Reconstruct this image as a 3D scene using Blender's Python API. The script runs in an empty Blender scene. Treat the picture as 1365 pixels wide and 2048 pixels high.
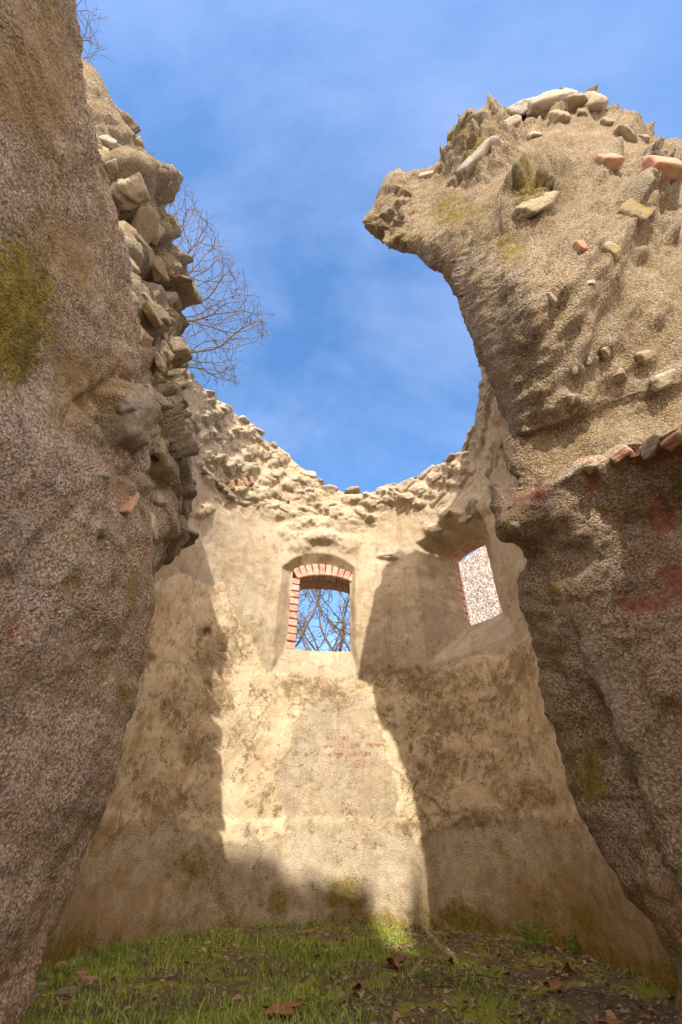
import bpy, math, random
import numpy as np
random.seed(7); rng = np.random.default_rng(7)
S = bpy.context.scene
C = S.collection

# ------------------------------------------------------------------ camera
PITCH = math.radians(37.7); FPX = 850.0; CAMZ = 0.6
CP, SP = math.cos(PITCH), math.sin(PITCH)
cd = bpy.data.cameras.new("camera"); cam = bpy.data.objects.new("camera", cd); C.objects.link(cam)
cam.location = (0, 0, CAMZ); cam.rotation_euler = (math.radians(90) + PITCH, 0, 0)
cd.sensor_fit = 'VERTICAL'; cd.sensor_height = 36.0; cd.lens = FPX / 2048 * 36.0
cd.clip_start = 0.02; cd.clip_end = 3000
S.camera = cam

# ------------------------------------------------------------------ light
SUN_EL, SUN_AZ = math.radians(38), math.radians(0)     # the sun stands behind the camera (towards -Y)
w = bpy.data.worlds.new("World"); S.world = w; w.use_nodes = True
nt = w.node_tree; nt.nodes.clear()
wo = nt.nodes.new("ShaderNodeOutputWorld"); bg = nt.nodes.new("ShaderNodeBackground")
sky = nt.nodes.new("ShaderNodeTexSky"); sky.sky_type = 'NISHITA'; sky.sun_disc = False
sky.sun_elevation = SUN_EL; sky.sun_rotation = math.pi + SUN_AZ
sky.air_density = 1.0; sky.dust_density = 1.6; sky.ozone_density = 2.2
tc = nt.nodes.new("ShaderNodeTexCoord"); mp = nt.nodes.new("ShaderNodeMapping")
mp.inputs['Scale'].default_value = (1.6, 3.2, 1.6); mp.inputs['Rotation'].default_value = (0.2, 0.5, 0.9)
nz = nt.nodes.new("ShaderNodeTexNoise"); nz.inputs['Scale'].default_value = 1.3
nz.inputs['Detail'].default_value = 7; nz.inputs['Roughness'].default_value = 0.58; nz.inputs['Distortion'].default_value = 0.35
cr = nt.nodes.new("ShaderNodeValToRGB"); cr.color_ramp.elements[0].position = 0.40; cr.color_ramp.elements[1].position = 0.80
cr.color_ramp.elements[0].color = (0, 0, 0, 1); cr.color_ramp.elements[1].color = (.24, .24, .24, 1)
sx = nt.nodes.new("ShaderNodeSeparateXYZ"); mr = nt.nodes.new("ShaderNodeMapRange")
mr.inputs['From Min'].default_value = 0.70; mr.inputs['From Max'].default_value = 0.93
mr.inputs['To Min'].default_value = 0.0; mr.inputs['To Max'].default_value = 0.0
ad = nt.nodes.new("ShaderNodeMath"); ad.operation = 'ADD'; ad.use_clamp = True
mx = nt.nodes.new("ShaderNodeMix"); mx.data_type = 'RGBA'; mx.inputs['B'].default_value = (3.0, 3.3, 4.5, 1)
L = nt.links
L.new(tc.outputs['Generated'], mp.inputs['Vector']); L.new(mp.outputs[0], nz.inputs['Vector'])
L.new(nz.outputs['Fac'], cr.inputs[0]); L.new(tc.outputs['Generated'], sx.inputs[0]); L.new(sx.outputs['Z'], mr.inputs['Value'])
L.new(cr.outputs[0], ad.inputs[0]); L.new(mr.outputs[0], ad.inputs[1]); L.new(ad.outputs[0], mx.inputs['Factor'])
hs = nt.nodes.new('ShaderNodeHueSaturation'); hs.inputs['Saturation'].default_value = 1.22; hs.inputs['Value'].default_value = 0.92
L.new(sky.outputs[0], hs.inputs['Color']); L.new(hs.outputs[0], mx.inputs['A']); hz = nt.nodes.new("ShaderNodeMapRange"); hz.interpolation_type = 'SMOOTHSTEP'          # warm glow added to the sky behind the viewer to brighten the shade
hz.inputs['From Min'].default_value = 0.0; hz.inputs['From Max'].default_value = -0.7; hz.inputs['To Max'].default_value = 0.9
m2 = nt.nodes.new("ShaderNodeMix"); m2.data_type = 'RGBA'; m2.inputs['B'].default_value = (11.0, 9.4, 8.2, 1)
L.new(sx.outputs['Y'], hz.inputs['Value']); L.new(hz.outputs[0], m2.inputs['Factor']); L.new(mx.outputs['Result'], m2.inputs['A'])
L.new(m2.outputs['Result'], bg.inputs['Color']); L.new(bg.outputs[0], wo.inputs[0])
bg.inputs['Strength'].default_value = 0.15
sd = bpy.data.lights.new("sun", 'SUN'); sun = bpy.data.objects.new("sun", sd); C.objects.link(sun)
sd.energy = 2.25; sd.angle = math.radians(0.5); sd.color = (1.0, 0.95, 0.86)
sun.rotation_euler = (math.radians(90) - SUN_EL, 0, SUN_AZ)
S.view_settings.view_transform = 'Standard'; S.view_settings.look = 'None'
S.view_settings.exposure = 1.46; S.view_settings.gamma = 1.0
S.cycles.max_bounces = 8; S.cycles.diffuse_bounces = 5

# ------------------------------------------------------------------ maths
def ray(px, py):
    u = (px - 683) / FPX; v = (1024 - py) / FPX
    return np.array([u, CP - v * SP, SP + v * CP])
def pix(px, py, t):
    return np.array([0, 0, CAMZ]) + ray(px, py) * t
def pixY(px, py, Y):
    d = ray(px, py); return np.array([0, 0, CAMZ]) + d * (Y / d[1])
def pixZ(px, py, z=0.0):
    d = ray(px, py); return np.array([0, 0, CAMZ]) + d * ((z - CAMZ) / d[2])
def proj(P):
    P = np.asarray(P, float); x = P[..., 0]; y = P[..., 1]; z = P[..., 2] - CAMZ
    f = np.maximum(y * CP + z * SP, 1e-3); up = -y * SP + z * CP
    return 683 + FPX * x / f, 1024 - FPX * up / f

_perm = np.random.default_rng(3).permutation(4096).astype(np.int64)
_val = np.random.default_rng(4).random(4096)
def _h(i, j, k):
    return _perm[(i + _perm[(j + _perm[k & 4095]) & 4095]) & 4095]
def vnoise(P, scale, off=0.0):
    Q = np.asarray(P, float) * scale + off + 37.3
    I = np.floor(Q).astype(np.int64); F = Q - I; F = F * F * F * (F * (F * 6 - 15) + 10)
    i, j, k = I[..., 0], I[..., 1], I[..., 2]; fx, fy, fz = F[..., 0], F[..., 1], F[..., 2]
    def g(a, b, c): return _val[_h(i + a, j + b, k + c)]
    x00 = g(0,0,0)*(1-fx)+g(1,0,0)*fx; x10 = g(0,1,0)*(1-fx)+g(1,1,0)*fx
    x01 = g(0,0,1)*(1-fx)+g(1,0,1)*fx; x11 = g(0,1,1)*(1-fx)+g(1,1,1)*fx
    y0 = x00*(1-fy)+x10*fy; y1 = x01*(1-fy)+x11*fy
    return (y0*(1-fz)+y1*fz) * 2 - 1
def fbm(P, scale, octv=4, gain=0.5, off=0.0):
    a = 1.0; s = 0; n = 0
    for o in range(octv):
        s = s + a * vnoise(P, scale * 2.03 ** o, off + o * 11.7); n += a; a *= gain
    return s / n
def worley(P, scale, off=0.0, stretch=(1, 1, 1)):
    Q = np.asarray(P, float).reshape(-1, 3) * scale * np.array(stretch) + off + 51.1
    I = np.floor(Q).astype(np.int64)
    f1 = np.full(len(Q), 9.0); f2 = np.full(len(Q), 9.0); cid = np.zeros(len(Q), np.int64)
    for a in (-1, 0, 1):
        for b in (-1, 0, 1):
            for c in (-1, 0, 1):
                ii, jj, kk = I[:, 0] + a, I[:, 1] + b, I[:, 2] + c
                h = _h(ii, jj, kk)
                fp = np.stack([ii + _val[h], jj + _val[(h * 7 + 13) & 4095], kk + _val[(h * 13 + 101) & 4095]], 1)
                d = np.sqrt(((Q - fp) ** 2).sum(1))
                m = d < f1
                f2 = np.where(m, f1, np.minimum(f2, d)); cid = np.where(m, h, cid); f1 = np.where(m, d, f1)
    sh = np.asarray(P).shape[:-1]
    return f1.reshape(sh), f2.reshape(sh), _val[(cid * 31 + 7) & 4095].reshape(sh)
def sst(a, b, x):
    t = np.clip((x - a) / (b - a), 0, 1); return t * t * (3 - 2 * t)
def blobs(px, py, lst):
    m = np.zeros_like(px)
    for (x, y, rx, ry, s) in lst:
        m = np.maximum(m, s * np.exp(-(((px - x) / rx) ** 2 + ((py - y) / ry) ** 2)))
    return m
def inpoly(px, py, poly):
    inside = np.zeros(px.shape, bool); n = len(poly)
    for i in range(n):
        x1, y1 = poly[i]; x2, y2 = poly[(i + 1) % n]
        if y1 == y2: continue
        c = ((y1 > py) != (y2 > py)) & (px < (x2 - x1) * (py - y1) / (y2 - y1) + x1)
        inside ^= c
    return inside

# ------------------------------------------------------------------ object helpers
def tag(o, label=None, cat=None, group=None, kind=None):
    if label: o['label'] = label
    if cat: o['category'] = cat
    if group: o['group'] = group
    if kind: o['kind'] = kind
    return o
def mesh_obj(name, V, F, mat, parent=None, base=(0, 0, 0), smooth=True, attrs=None):
    """V (n,3) array in world space, F list of index arrays (quads/tris)"""
    V = np.asarray(V, float) - np.array(base)
    me = bpy.data.meshes.new(name)
    quads = np.asarray(F[0], np.int32) if len(F[0]) else np.zeros((0, 4), np.int32)
    tris = np.asarray(F[1], np.int32) if len(F) > 1 and len(F[1]) else np.zeros((0, 3), np.int32)
    me.vertices.add(len(V)); me.vertices.foreach_set('co', V.astype(np.float32).ravel())
    nl = quads.size + tris.size
    me.loops.add(nl); me.loops.foreach_set('vertex_index', np.concatenate([quads.ravel(), tris.ravel()]).astype(np.int32))
    np_ = len(quads) + len(tris)
    me.polygons.add(np_)
    st = np.concatenate([np.arange(len(quads)) * 4, quads.size + np.arange(len(tris)) * 3]).astype(np.int32)
    me.polygons.foreach_set('loop_start', st)
    me.polygons.foreach_set('use_smooth', np.full(np_, smooth))
    me.update(calc_edges=True); me.validate()
    if attrs:
        for k, a in attrs.items():
            at = me.attributes.new(k, 'FLOAT', 'POINT'); at.data.foreach_set('value', np.asarray(a, np.float32).ravel())
    me.materials.append(mat)
    o = bpy.data.objects.new(name, me); C.objects.link(o); o.location = base
    if parent is not None:
        o.parent = parent; o.location = np.array(base) - np.array(parent.location)
    return o

def catmull(P, n, cyclic):
    """P (..first axis = control), n = list of samples per segment -> resampled"""
    out = []; N = len(P)
    segs = N if cyclic else N - 1
    for i in range(segs):
        if cyclic: p0, p1, p2, p3 = P[i - 1], P[i], P[(i + 1) % N], P[(i + 2) % N]
        else:
            p1, p2 = P[i], P[i + 1]; p0 = P[i - 1] if i > 0 else 2 * p1 - p2; p3 = P[i + 2] if i + 2 < N else 2 * p2 - p1
        m1 = (p2 - p0) * .38; m2 = (p3 - p1) * .38
        for q in range(n[i]):
            t = q / n[i]
            out.append((2*t**3-3*t*t+1) * p1 + (t**3-2*t*t+t) * m1 + (-2*t**3+3*t*t) * p2 + (t**3-t*t) * m2)
    if not cyclic: out.append(P[-1])
    return np.array(out)
def loft(rings, sp=0.02, colsp=None, maxseg=120):
    """rings (R,K,3) control -> fine grid (r,k,3) closed in k, with outward normals"""
    P = np.array(rings, float); R, K = P.shape[:2]
    colsp = colsp or [1] * K
    nc = []
    for k in range(K):
        d = np.linalg.norm(P[:, (k + 1) % K] - P[:, k], axis=1).mean()
        nc.append(int(np.clip(d / (sp * colsp[k]), 2, maxseg)))
    nr = []
    for r in range(R - 1):
        d = np.linalg.norm(P[r + 1, :2] - P[r, :2], axis=1).max()
        nr.append(int(np.clip(d / sp, 2, maxseg)))
    G = catmull(P, nr, False)
    G = np.transpose(catmull(np.transpose(G, (1, 0, 2)), nc, True), (1, 0, 2))
    return G
def grid_normals(G, cyc=True):
    if cyc: du = np.roll(G, -1, 1) - np.roll(G, 1, 1)
    else: du = np.gradient(G, axis=1)
    dv = np.gradient(G, axis=0)
    n = np.cross(du, dv); n /= np.linalg.norm(n, axis=2, keepdims=True) + 1e-9
    return n
def grid_faces(r, c, cyc=True, keep=None, off=0):
    i = np.arange(r - 1)[:, None]; j = np.arange(c if cyc else c - 1)[None, :]
    j2 = (j + 1) % c
    q = np.stack([i * c + j, i * c + j2, (i + 1) * c + j2, (i + 1) * c + j], -1) + off
    if keep is not None: q = q[keep[:q.shape[0], :q.shape[1]]]
    return q.reshape(-1, 4)
def build_loft(name, G, mat, attrs, parent=None, base=(0, 0, 0)):
    r, c = G.shape[:2]
    V = G.reshape(-1, 3); top = G[-1].mean(0)
    V = np.vstack([V, top]); q = grid_faces(r, c, True)
    j = np.arange(c); t = np.stack([(r - 1) * c + j, (r - 1) * c + (j + 1) % c, np.full(c, r * c)], 1)
    at = {k: np.append(np.asarray(a).ravel(), np.asarray(a).ravel()[-1]) for k, a in attrs.items()}
    return mesh_obj(name, V, [q, t], mat, parent, base, True, at)

# ------------------------------------------------------------------ materials
class NT:
    def __init__(s, name):
        s.m = bpy.data.materials.new(name); s.m.use_nodes = True; s.t = s.m.node_tree; s.t.nodes.clear()
        s.out = s.n("ShaderNodeOutputMaterial"); s.b = s.n("ShaderNodeBsdfPrincipled")
        s.l(s.b.outputs[0], s.out.inputs[0]); s.b.inputs['Roughness'].default_value = 0.95
        s.b.inputs['Specular IOR Level'].default_value = 0.15
    def n(s, t, **k):
        x = s.t.nodes.new(t)
        for a, v in k.items(): setattr(x, a, v)
        return x
    def l(s, a, b): s.t.links.new(a, b)
    def pos(s, scale=(1, 1, 1)):
        g = s.n("ShaderNodeNewGeometry"); m = s.n("ShaderNodeMapping"); m.inputs['Scale'].default_value = scale
        s.l(g.outputs['Position'], m.inputs['Vector']); return m.outputs[0]
    def noise(s, vec, scale, detail=4, rough=.55, dist=0):
        x = s.n("ShaderNodeTexNoise"); x.inputs['Scale'].default_value = scale; x.inputs['Detail'].default_value = detail
        x.inputs['Roughness'].default_value = rough; x.inputs['Distortion'].default_value = dist; s.l(vec, x.inputs['Vector']); return x.outputs['Fac']
    def vor(s, vec, scale, out='Distance', feature='F1', rnd=1.0):
        x = s.n("ShaderNodeTexVoronoi"); x.feature = feature; x.inputs['Scale'].default_value = scale
        x.inputs['Randomness'].default_value = rnd; s.l(vec, x.inputs['Vector']); return x.outputs[out]
    def math(s, op, a, b=None, c=None, clamp=False):
        x = s.n("ShaderNodeMath", operation=op, use_clamp=clamp)
        for i, v in enumerate((a, b, c)):
            if v is None: continue
            if isinstance(v, (int, float)): x.inputs[i].default_value = v
            else: s.l(v, x.inputs[i])
        return x.outputs[0]
    def rng(s, v, a, b, c=0, d=1):
        x = s.n("ShaderNodeMapRange"); x.interpolation_type = 'SMOOTHSTEP'
        x.inputs['From Min'].default_value = a; x.inputs['From Max'].default_value = b
        x.inputs['To Min'].default_value = c; x.inputs['To Max'].default_value = d; s.l(v, x.inputs['Value']); return x.outputs[0]
    def mix(s, f, a, b, mode='MIX'):
        x = s.n("ShaderNodeMix", data_type='RGBA', blend_type=mode)
        if isinstance(f, (int, float)): x.inputs['Factor'].default_value = f
        else: s.l(f, x.inputs['Factor'])
        for k, v in (('A', a), ('B', b)):
            if isinstance(v, tuple): x.inputs[k].default_value = (*v, 1)
            else: s.l(v, x.inputs[k])
        return x.outputs['Result']
    def attr(s, name):
        x = s.n("ShaderNodeAttribute", attribute_name=name); return x.outputs['Fac']
    def bump(s, h, strength=.5, dist=.01, prev=None):
        x = s.n("ShaderNodeBump"); x.inputs['Strength'].default_value = strength; x.inputs['Distance'].default_value = dist
        s.l(h, x.inputs['Height'])
        if prev is not None: s.l(prev, x.inputs['Normal'])
        return x.outputs[0]
    def done(s, col, nrm=None):
        if isinstance(col, tuple): s.b.inputs['Base Color'].default_value = (*col, 1)
        else: s.l(col, s.b.inputs['Base Color'])
        if nrm is not None: s.l(nrm, s.b.inputs['Normal'])
        return s.m

def wall_material(name, base, dark, light, grain=150.0, gstr=.9, gdist=.006, gcol=.35, mott=1.0):
    """lime roughcast with grains, plus stain / cream / moss / brick / stone masks carried by the mesh"""
    m = NT(name); P = m.pos()
    big = m.noise(P, 1.7, 5, .6, .3); mid = m.noise(P, 9, 5, .6, .2); fine = m.noise(P, 60, 4, .6)
    wn = m.n("ShaderNodeTexNoise"); wn.inputs['Scale'].default_value = grain * .45; wn.inputs['Detail'].default_value = 3; m.l(P, wn.inputs['Vector'])
    vm = m.n("ShaderNodeVectorMath", operation='MULTIPLY_ADD'); m.l(wn.outputs['Color'], vm.inputs[0]); vm.inputs[1].default_value = (2.2 / grain,) * 3; m.l(P, vm.inputs[2]); PW = vm.outputs[0]
    gx = m.noise(P, grain * .35, 4, .7); g1 = m.vor(PW, grain, 'Distance'); gc = m.vor(PW, grain, 'Color'); g2 = m.noise(P, grain * 1.7, 3, .6)
    col = m.mix(m.rng(big, .35, .68), base, dark)
    col = m.mix(m.rng(mid, .42, .75, 0, .6), col, light)
    sepc = m.n("ShaderNodeSeparateColor"); m.l(gc, sepc.inputs[0])
    rv = sepc.outputs[0]
    # grains: pale pebbles and dark gaps between them
    peb = m.math('MULTIPLY', m.rng(rv, .55, .95), m.rng(g1, .55, .25), clamp=True)
    gap = m.rng(g1, .35, .75)
    Pst = m.pos((1, 1, .22)); stk = m.noise(Pst, 7, 5, .65, .5)
    col = m.mix(m.rng(stk, .50, .70, 0, .45 * mott), col, (.33, .20, .09))
    col = m.mix(m.rng(m.noise(P, 2.3, 5, .7, .8), .55, .75, 0, .4), col, (.58, .46, .33))
    rc = m.math('SUBTRACT', 1.0, m.attr('cream'), clamp=True)
    col = m.mix(m.math('MULTIPLY', m.math('MULTIPLY', peb, rc), gcol), col, m.mix(sepc.outputs[1], (.74, .60, .47), (.58, .49, .50)))
    col = m.mix(m.math('MULTIPLY', m.math('MULTIPLY', gap, rc), gcol), col, (dark[0] * .42, dark[1] * .36, dark[2] * .28))
    # weather mottling: olive, ochre and grey patches with ragged edges
    o1 = m.rng(m.noise(P, 4.5, 8, .72, 1.0), .54, .64, 0, .50 * mott); o2 = m.rng(m.noise(m.pos((1.3, 1.3, .8)), 3.1, 8, .75, 1.4), .55, .66, 0, .42 * mott)
    col = m.mix(o1, col, (.30, .205, .075)); col = m.mix(o2, col, (.40, .34, .29))
    # old cream plaster
    ccol = m.mix(m.rng(m.noise(P, 5, 5, .65, .4), .35, .7), (.76, .60, .39), (.62, .45, .26))
    ccol = m.mix(m.rng(m.noise(P, 22, 5, .7), .5, .72, 0, .6), ccol, (.80, .68, .50))
    cream = m.attr('cream'); col = m.mix(cream, col, ccol)
    ck = m.vor(PW, 2.6, 'Distance', 'DISTANCE_TO_EDGE'); crk = m.math('MULTIPLY', m.rng(ck, .012, .003), m.rng(m.noise(P, 1.9, 3), .50, .62)); crk = m.math('MULTIPLY', crk, cream)
    col = m.mix(m.math('MULTIPLY', crk, .8), col, (.10, .07, .04))
    # red brick showing through
    bk = m.attr('brick'); bmask = m.rng(m.math('ADD', bk, m.math('MULTIPLY', m.math('SUBTRACT', m.noise(P, 22, 7, .8, .5), .5), 2.6)), .50, .75)
    bcol = m.mix(m.rng(m.noise(P, 60, 5, .75), .3, .7), (.26, .09, .05), (.50, .25, .17))
    col = m.mix(bmask, col, bcol)
    # exposed stones
    st = m.attr('stone'); sr = m.attr('srand')
    scol = m.mix(sr, (.26, .20, .13), (.46, .40, .33)); scol = m.mix(m.rng(m.noise(P, 30, 5, .7), .35, .7), scol, (.33, .25, .13))
    col = m.mix(m.math('MULTIPLY', st, .85), col, scol)
    # dark lichen / dirt stains
    sn = m.noise(P, 13, 8, .75, .8); s2 = m.noise(P, 75, 5, .75, .5)
    sn2 = m.noise(P, 4.2, 6, .7, 1.2)
    sm = m.math('ADD', m.math('MULTIPLY', m.attr('stain'), .75), m.math('ADD', m.math('ADD', m.math('MULTIPLY', m.math('SUBTRACT', sn, .5), 2.8), m.math('MULTIPLY', m.math('SUBTRACT', sn2, .5), 2.2)), m.math('MULTIPLY', m.math('SUBTRACT', s2, .5), 2.4)))
    smask = m.math('MULTIPLY', m.rng(sm, .44, .62, 0, 1.0), m.rng(m.noise(P, 9, 4, .7), .3, .65, .35, .9))
    col = m.mix(smask, col, m.mix(m.noise(P, 14, 3), (.22, .14, .06), (.13, .09, .045)))
    ws = m.rng(m.math('ADD', m.attr('stain'), m.math('MULTIPLY', m.math('SUBTRACT', m.noise(P, 4, 4, .6), .5), 1.2)),   .2, .9, 0, .28)
    col = m.mix(ws, col, (.27, .18, .085))
    # rust-coloured / ochre wash
    oc = m.rng(m.math('ADD', m.attr('ochre'), m.math('MULTIPLY', m.math('SUBTRACT', m.noise(P, 7, 5, .65), .5), 1.2)), .3, .8, 0, .75)
    col = m.mix(oc, col, (.35, .22, .09))
    # moss
    mn = m.math('ADD', m.attr('moss'), m.math('ADD', m.math('MULTIPLY', m.math('SUBTRACT', m.noise(P, 8, 6, .7, .4), .5), 1.5), m.math('MULTIPLY', m.math('SUBTRACT', m.noise(P, 70, 3, .7), .5), 1.0)))
    mmask = m.rng(mn, .30, .85, 0, .88)
    mcol = m.mix(m.rng(m.noise(P, 25, 5, .75), .38, .62), (.36, .26, .03), (.18, .13, .018))
    col = m.mix(mmask, col, mcol)
    # relief
    patchy = m.rng(m.noise(P, 6, 4, .6), .38, .58, .08, 1)
    hgt = m.math('ADD', m.math('MULTIPLY', m.math('MULTIPLY', m.math('SUBTRACT', 1.0, g1), rc), m.math('MULTIPLY', patchy, .7)), m.math('ADD', m.math('MULTIPLY', g2, .6), m.math('MULTIPLY', m.noise(P, grain * .6, 5, .7), .9)))
    n1 = m.bump(fine, .5, .012)
    n2 = m.bump(hgt, gstr, gdist, n1)
    n3 = m.bump(smask, .4, .004, n2)
    n4 = m.bump(m.math('MULTIPLY', mmask, m.noise(P, 220, 2)), .8, .01, n3)
    return m.done(col, n4)

M = {}
M['apse'] = wall_material('lime_plaster', (.62, .495, .335), (.49, .37, .235), (.72, .62, .47), 110, .8, .010, .35)
M['cast'] = wall_material('roughcast', (.45, .345, .22), (.35, .255, .15), (.55, .45, .31), 100, 1.0, .018, .6, 1.15)
M['dash'] = wall_material('pebble_dash', (.55, .415, .31), (.42, .30, .18), (.68, .56, .46), 125, 1.0, .012, .75, 1.5)

def stone_material(name, a, b, lich):
    m = NT(name); P = m.pos(); n0 = m.noise(P, 6, 5, .6); n1_ = m.noise(P, 45, 5, .7)
    oi = m.n("ShaderNodeObjectInfo").outputs['Random']
    wnz = m.n('ShaderNodeTexWhiteNoise', noise_dimensions='1D'); m.l(oi, wnz.inputs['W'])
    col = m.mix(oi, (a[0] * .8, a[1] * .8, a[2] * .8), (b[0] * 1.15, b[1] * 1.15, b[2] * 1.15)); col = m.mix(m.rng(wnz.outputs[0], .6, .9, 0, .6), col, (.42, .40, .38)); col = m.mix(m.rng(n1_, .3, .7, 0, .55), col, (a[0] * .6, a[1] * .55, a[2] * .5))
    col = m.mix(m.rng(n0, .5, .7, 0, .75), col, lich)
    col = m.mix(m.rng(m.vor(P, 240), .0, .35, .35, 0), col, (.6, .57, .52))
    nn = m.bump(n1_, .8, .012); nn = m.bump(m.noise(P, 160, 3, .6), .6, .004, nn)
    return m.done(col, nn)
M['stone'] = stone_material('rubble_stone', (.40, .31, .20), (.52, .45, .36), (.38, .28, .14))
M['mossy'] = stone_material('lichen_stone', (.32, .24, .13), (.40, .32, .22), (.28, .22, .05))
m = NT('old_brick'); P = m.pos(); oi = m.n("ShaderNodeObjectInfo").outputs['Random']
c_ = m.mix(m.noise(P, 30, 5, .7), (.40, .17, .10), (.52, .30, .21)); c_ = m.mix(m.rng(m.noise(P, 14, 5, .75), .42, .62, 0, .85), c_, (.44, .33, .21))
M['brick'] = m.done(c_, m.bump(m.noise(P, 120, 4, .7), .7, .005))
m = NT('window_brick'); P = m.pos(); at = m.attr('brand')
c_ = m.mix(at, (.47, .22, .16), (.62, .36, .28)); c_ = m.mix(m.rng(m.noise(P, 13, 6, .8), .47, .62, 0, .85), c_, (.64, .50, .36))
M['wbrick'] = m.done(c_, m.bump(m.noise(P, 140, 4, .7), .5, .004))
m = NT('pale_mortar'); P = m.pos()
M['mortar'] = m.done(m.mix(m.noise(P, 20, 4), (.60, .45, .32), (.50, .38, .27)), m.bump(m.noise(P, 120, 4, .7), .5, .004))
m = NT('bark'); P = m.pos((1, 1, .3))
M['bark'] = m.done(m.mix(m.noise(P, 12, 5, .6), (.20, .145, .105), (.11, .085, .065)), m.bump(m.noise(P, 30, 4), .6, .02))

# ------------------------------------------------------------------ stones
def ico(sub):
    import bmesh
    bm = bmesh.new(); bmesh.ops.create_icosphere(bm, subdivisions=sub, radius=1)
    v = np.array([x.co[:] for x in bm.verts]); f = np.array([[y.index for y in x.verts] for x in bm.faces]); bm.free()
    return v, f
ICO = {s: ico(s) for s in (2, 3, 4, 5)}
def rock(size, seed, sub=4, flat=.8, rough=.05):
    r = np.random.default_rng(seed); v, f = ICO[sub]
    n = 12; N = r.normal(size=(n, 3)); N /= np.linalg.norm(N, axis=1, keepdims=True)
    N[0] = (0, 0, 1); N[1] = (0, 0, -1); N[2] = (1, .1, 0); N[3] = (-1, .15, .1)
    Hh = r.uniform(.55, 1.0, n)
    d = v @ N.T; d = np.where(d > .05, Hh / np.maximum(d, .05), 99)
    k = 26.0
    rad = (d ** (-k)).sum(1) ** (-1 / k)
    V = v * np.minimum(rad, 1.25)[:, None]
    V = V * (1 + rough * fbm(v, 1.7, 5, .7, seed * .77)[:, None] * 4.5)
    return V * np.array(size), f
def frame_from(nrm, twist=0.0):
    n = np.array(nrm, float); n /= np.linalg.norm(n)
    a = np.cross((0, 0, 1), n); 
    if np.linalg.norm(a) < 1e-3: a = np.array((1., 0, 0))
    a /= np.linalg.norm(a); b = np.cross(n, a)
    c, s = math.cos(twist), math.sin(twist)
    return np.stack([a * c + b * s, -a * s + b * c, n], 1)     # columns: along, up, out
_sc = [0]
def stone(parent, pos, nrm, size, twist=0, mat='stone', name='stone', sub=4, seed=None):
    """size = (along, up, out)"""
    _sc[0] += 1; V, f = rock(size, seed or _sc[0] + 100, sub)
    V = V @ frame_from(nrm, twist).T + np.array(pos)
    return mesh_obj(name, V, [[], f], M[mat], parent, tuple(pos), True)
def brick(parent, pos, nrm, size, twist=0, mat='brick', name='brick', seed=None):
    _sc[0] += 1; r = np.random.default_rng(_sc[0]); v, f = ICO[4]
    k = 9.0; q = (np.abs(v) ** k).sum(1) ** (-1 / k); V = v * q[:, None]
    V = V * (1 + .16 * fbm(v, 1.7, 5, .65, _sc[0])[:, None]) * np.array(size) / 2
    V = V @ frame_from(nrm, twist).T + np.array(pos)
    return mesh_obj(name, V, [[], f], M[mat], parent, tuple(pos), True)

APSE_ST = [(430, 905, 26, 14, -.7), (470, 930, 18, 10, -.7), (415, 870, 18, 9, -.8), (455, 870, 22, 9, -.8), (440, 820, 26, 9, -.85), (495, 860, 24, 8, -.8), (500, 905, 20, 10, -.5),
    (545, 955, 26, 10, -.5), (560, 920, 20, 8, -.55), (590, 965, 24, 9, -.45), (520, 990, 22, 10, -.45), (570, 1020, 40, 14, -.2), (610, 1035, 26, 14, 0), (640, 1050, 24, 9, .0), (705, 1035, 42, 14, .05), (660, 1015, 22, 9, -.1),
    (750, 1010, 24, 8, .15), (790, 1000, 22, 8, .2), (820, 1000, 26, 10, .3), (775, 985, 20, 7, .2), (850, 985, 22, 9, .35), (880, 960, 24, 9, .45), (910, 935, 22, 9, .5), (620, 990, 22, 8, -.3), (700, 1000, 20, 7, 0),
    (630, 1078, 22, 10, 0), (665, 1080, 18, 9, .1), (500, 940, 16, 8, -.5), (405, 1022, 17, 9, -.6), (367, 1024, 14, 10, -.6), (775, 1112, 18, 5, .05),
    (540, 1010, 20, 8, -.4), (480, 980, 14, 5, -.6), (870, 1062, 22, 10, .5), (900, 1030, 22, 10, .4), (955, 1010, 26, 16, .2), (935, 1040, 20, 12, .3), (1045, 975, 16, 26, .1), (1010, 880, 14, 22, 0), (1000, 820, 14, 20, .1)]
# ------------------------------------------------------------------ apse wall
R0, YC, TH = 1.70, 3.60, 0.60
HALF = math.pi * R0 / 2; LST = 1.95
def plan(s, d):
    s = np.asarray(s, float); th = np.clip(s, -HALF, HALF) / R0
    ex = np.abs(s) - HALF; ex = np.maximum(ex, 0)
    nx, ny = np.sin(th), np.cos(th)
    return (R0 + d) * nx, YC + (R0 + d) * ny - ex, nx, ny
def hit(px, py, d=0.0):
    """pixel -> (s, z) on the wall face set back by d"""
    u, yd, zd = ray(px, py); R = R0 + d
    a = u*u + yd*yd; b = -2*yd*YC; c = YC*YC - R*R; disc = b*b - 4*a*c
    if disc >= 0:
        t = (-b + math.sqrt(disc)) / (2*a)
        if yd*t >= YC: return R0 * math.atan2(u*t, yd*t - YC), CAMZ + zd*t
    t = R / abs(u); return math.copysign(HALF + YC - yd*t, u), CAMZ + zd*t
rim_px = [(345, 715), (385, 757), (430, 792), (480, 832), (545, 886), (580, 912), (625, 952), (655, 976), (690, 987), (740, 986),
          (800, 967), (850, 947), (890, 924), (925, 899), (940, 872), (958, 820), (962, 760), (965, 700)]
rim = np.array([hit(*p) for p in rim_px]); rim = rim[np.argsort(rim[:, 0])]
SM = HALF + LST
def rimz(s):
    return np.interp(s, np.concatenate([[-SM], rim[:, 0], [SM]]), np.concatenate([[rim[0, 1] + .1], rim[:, 1], [rim[-1, 1] + .3]]))
sp = 0.0145
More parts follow.
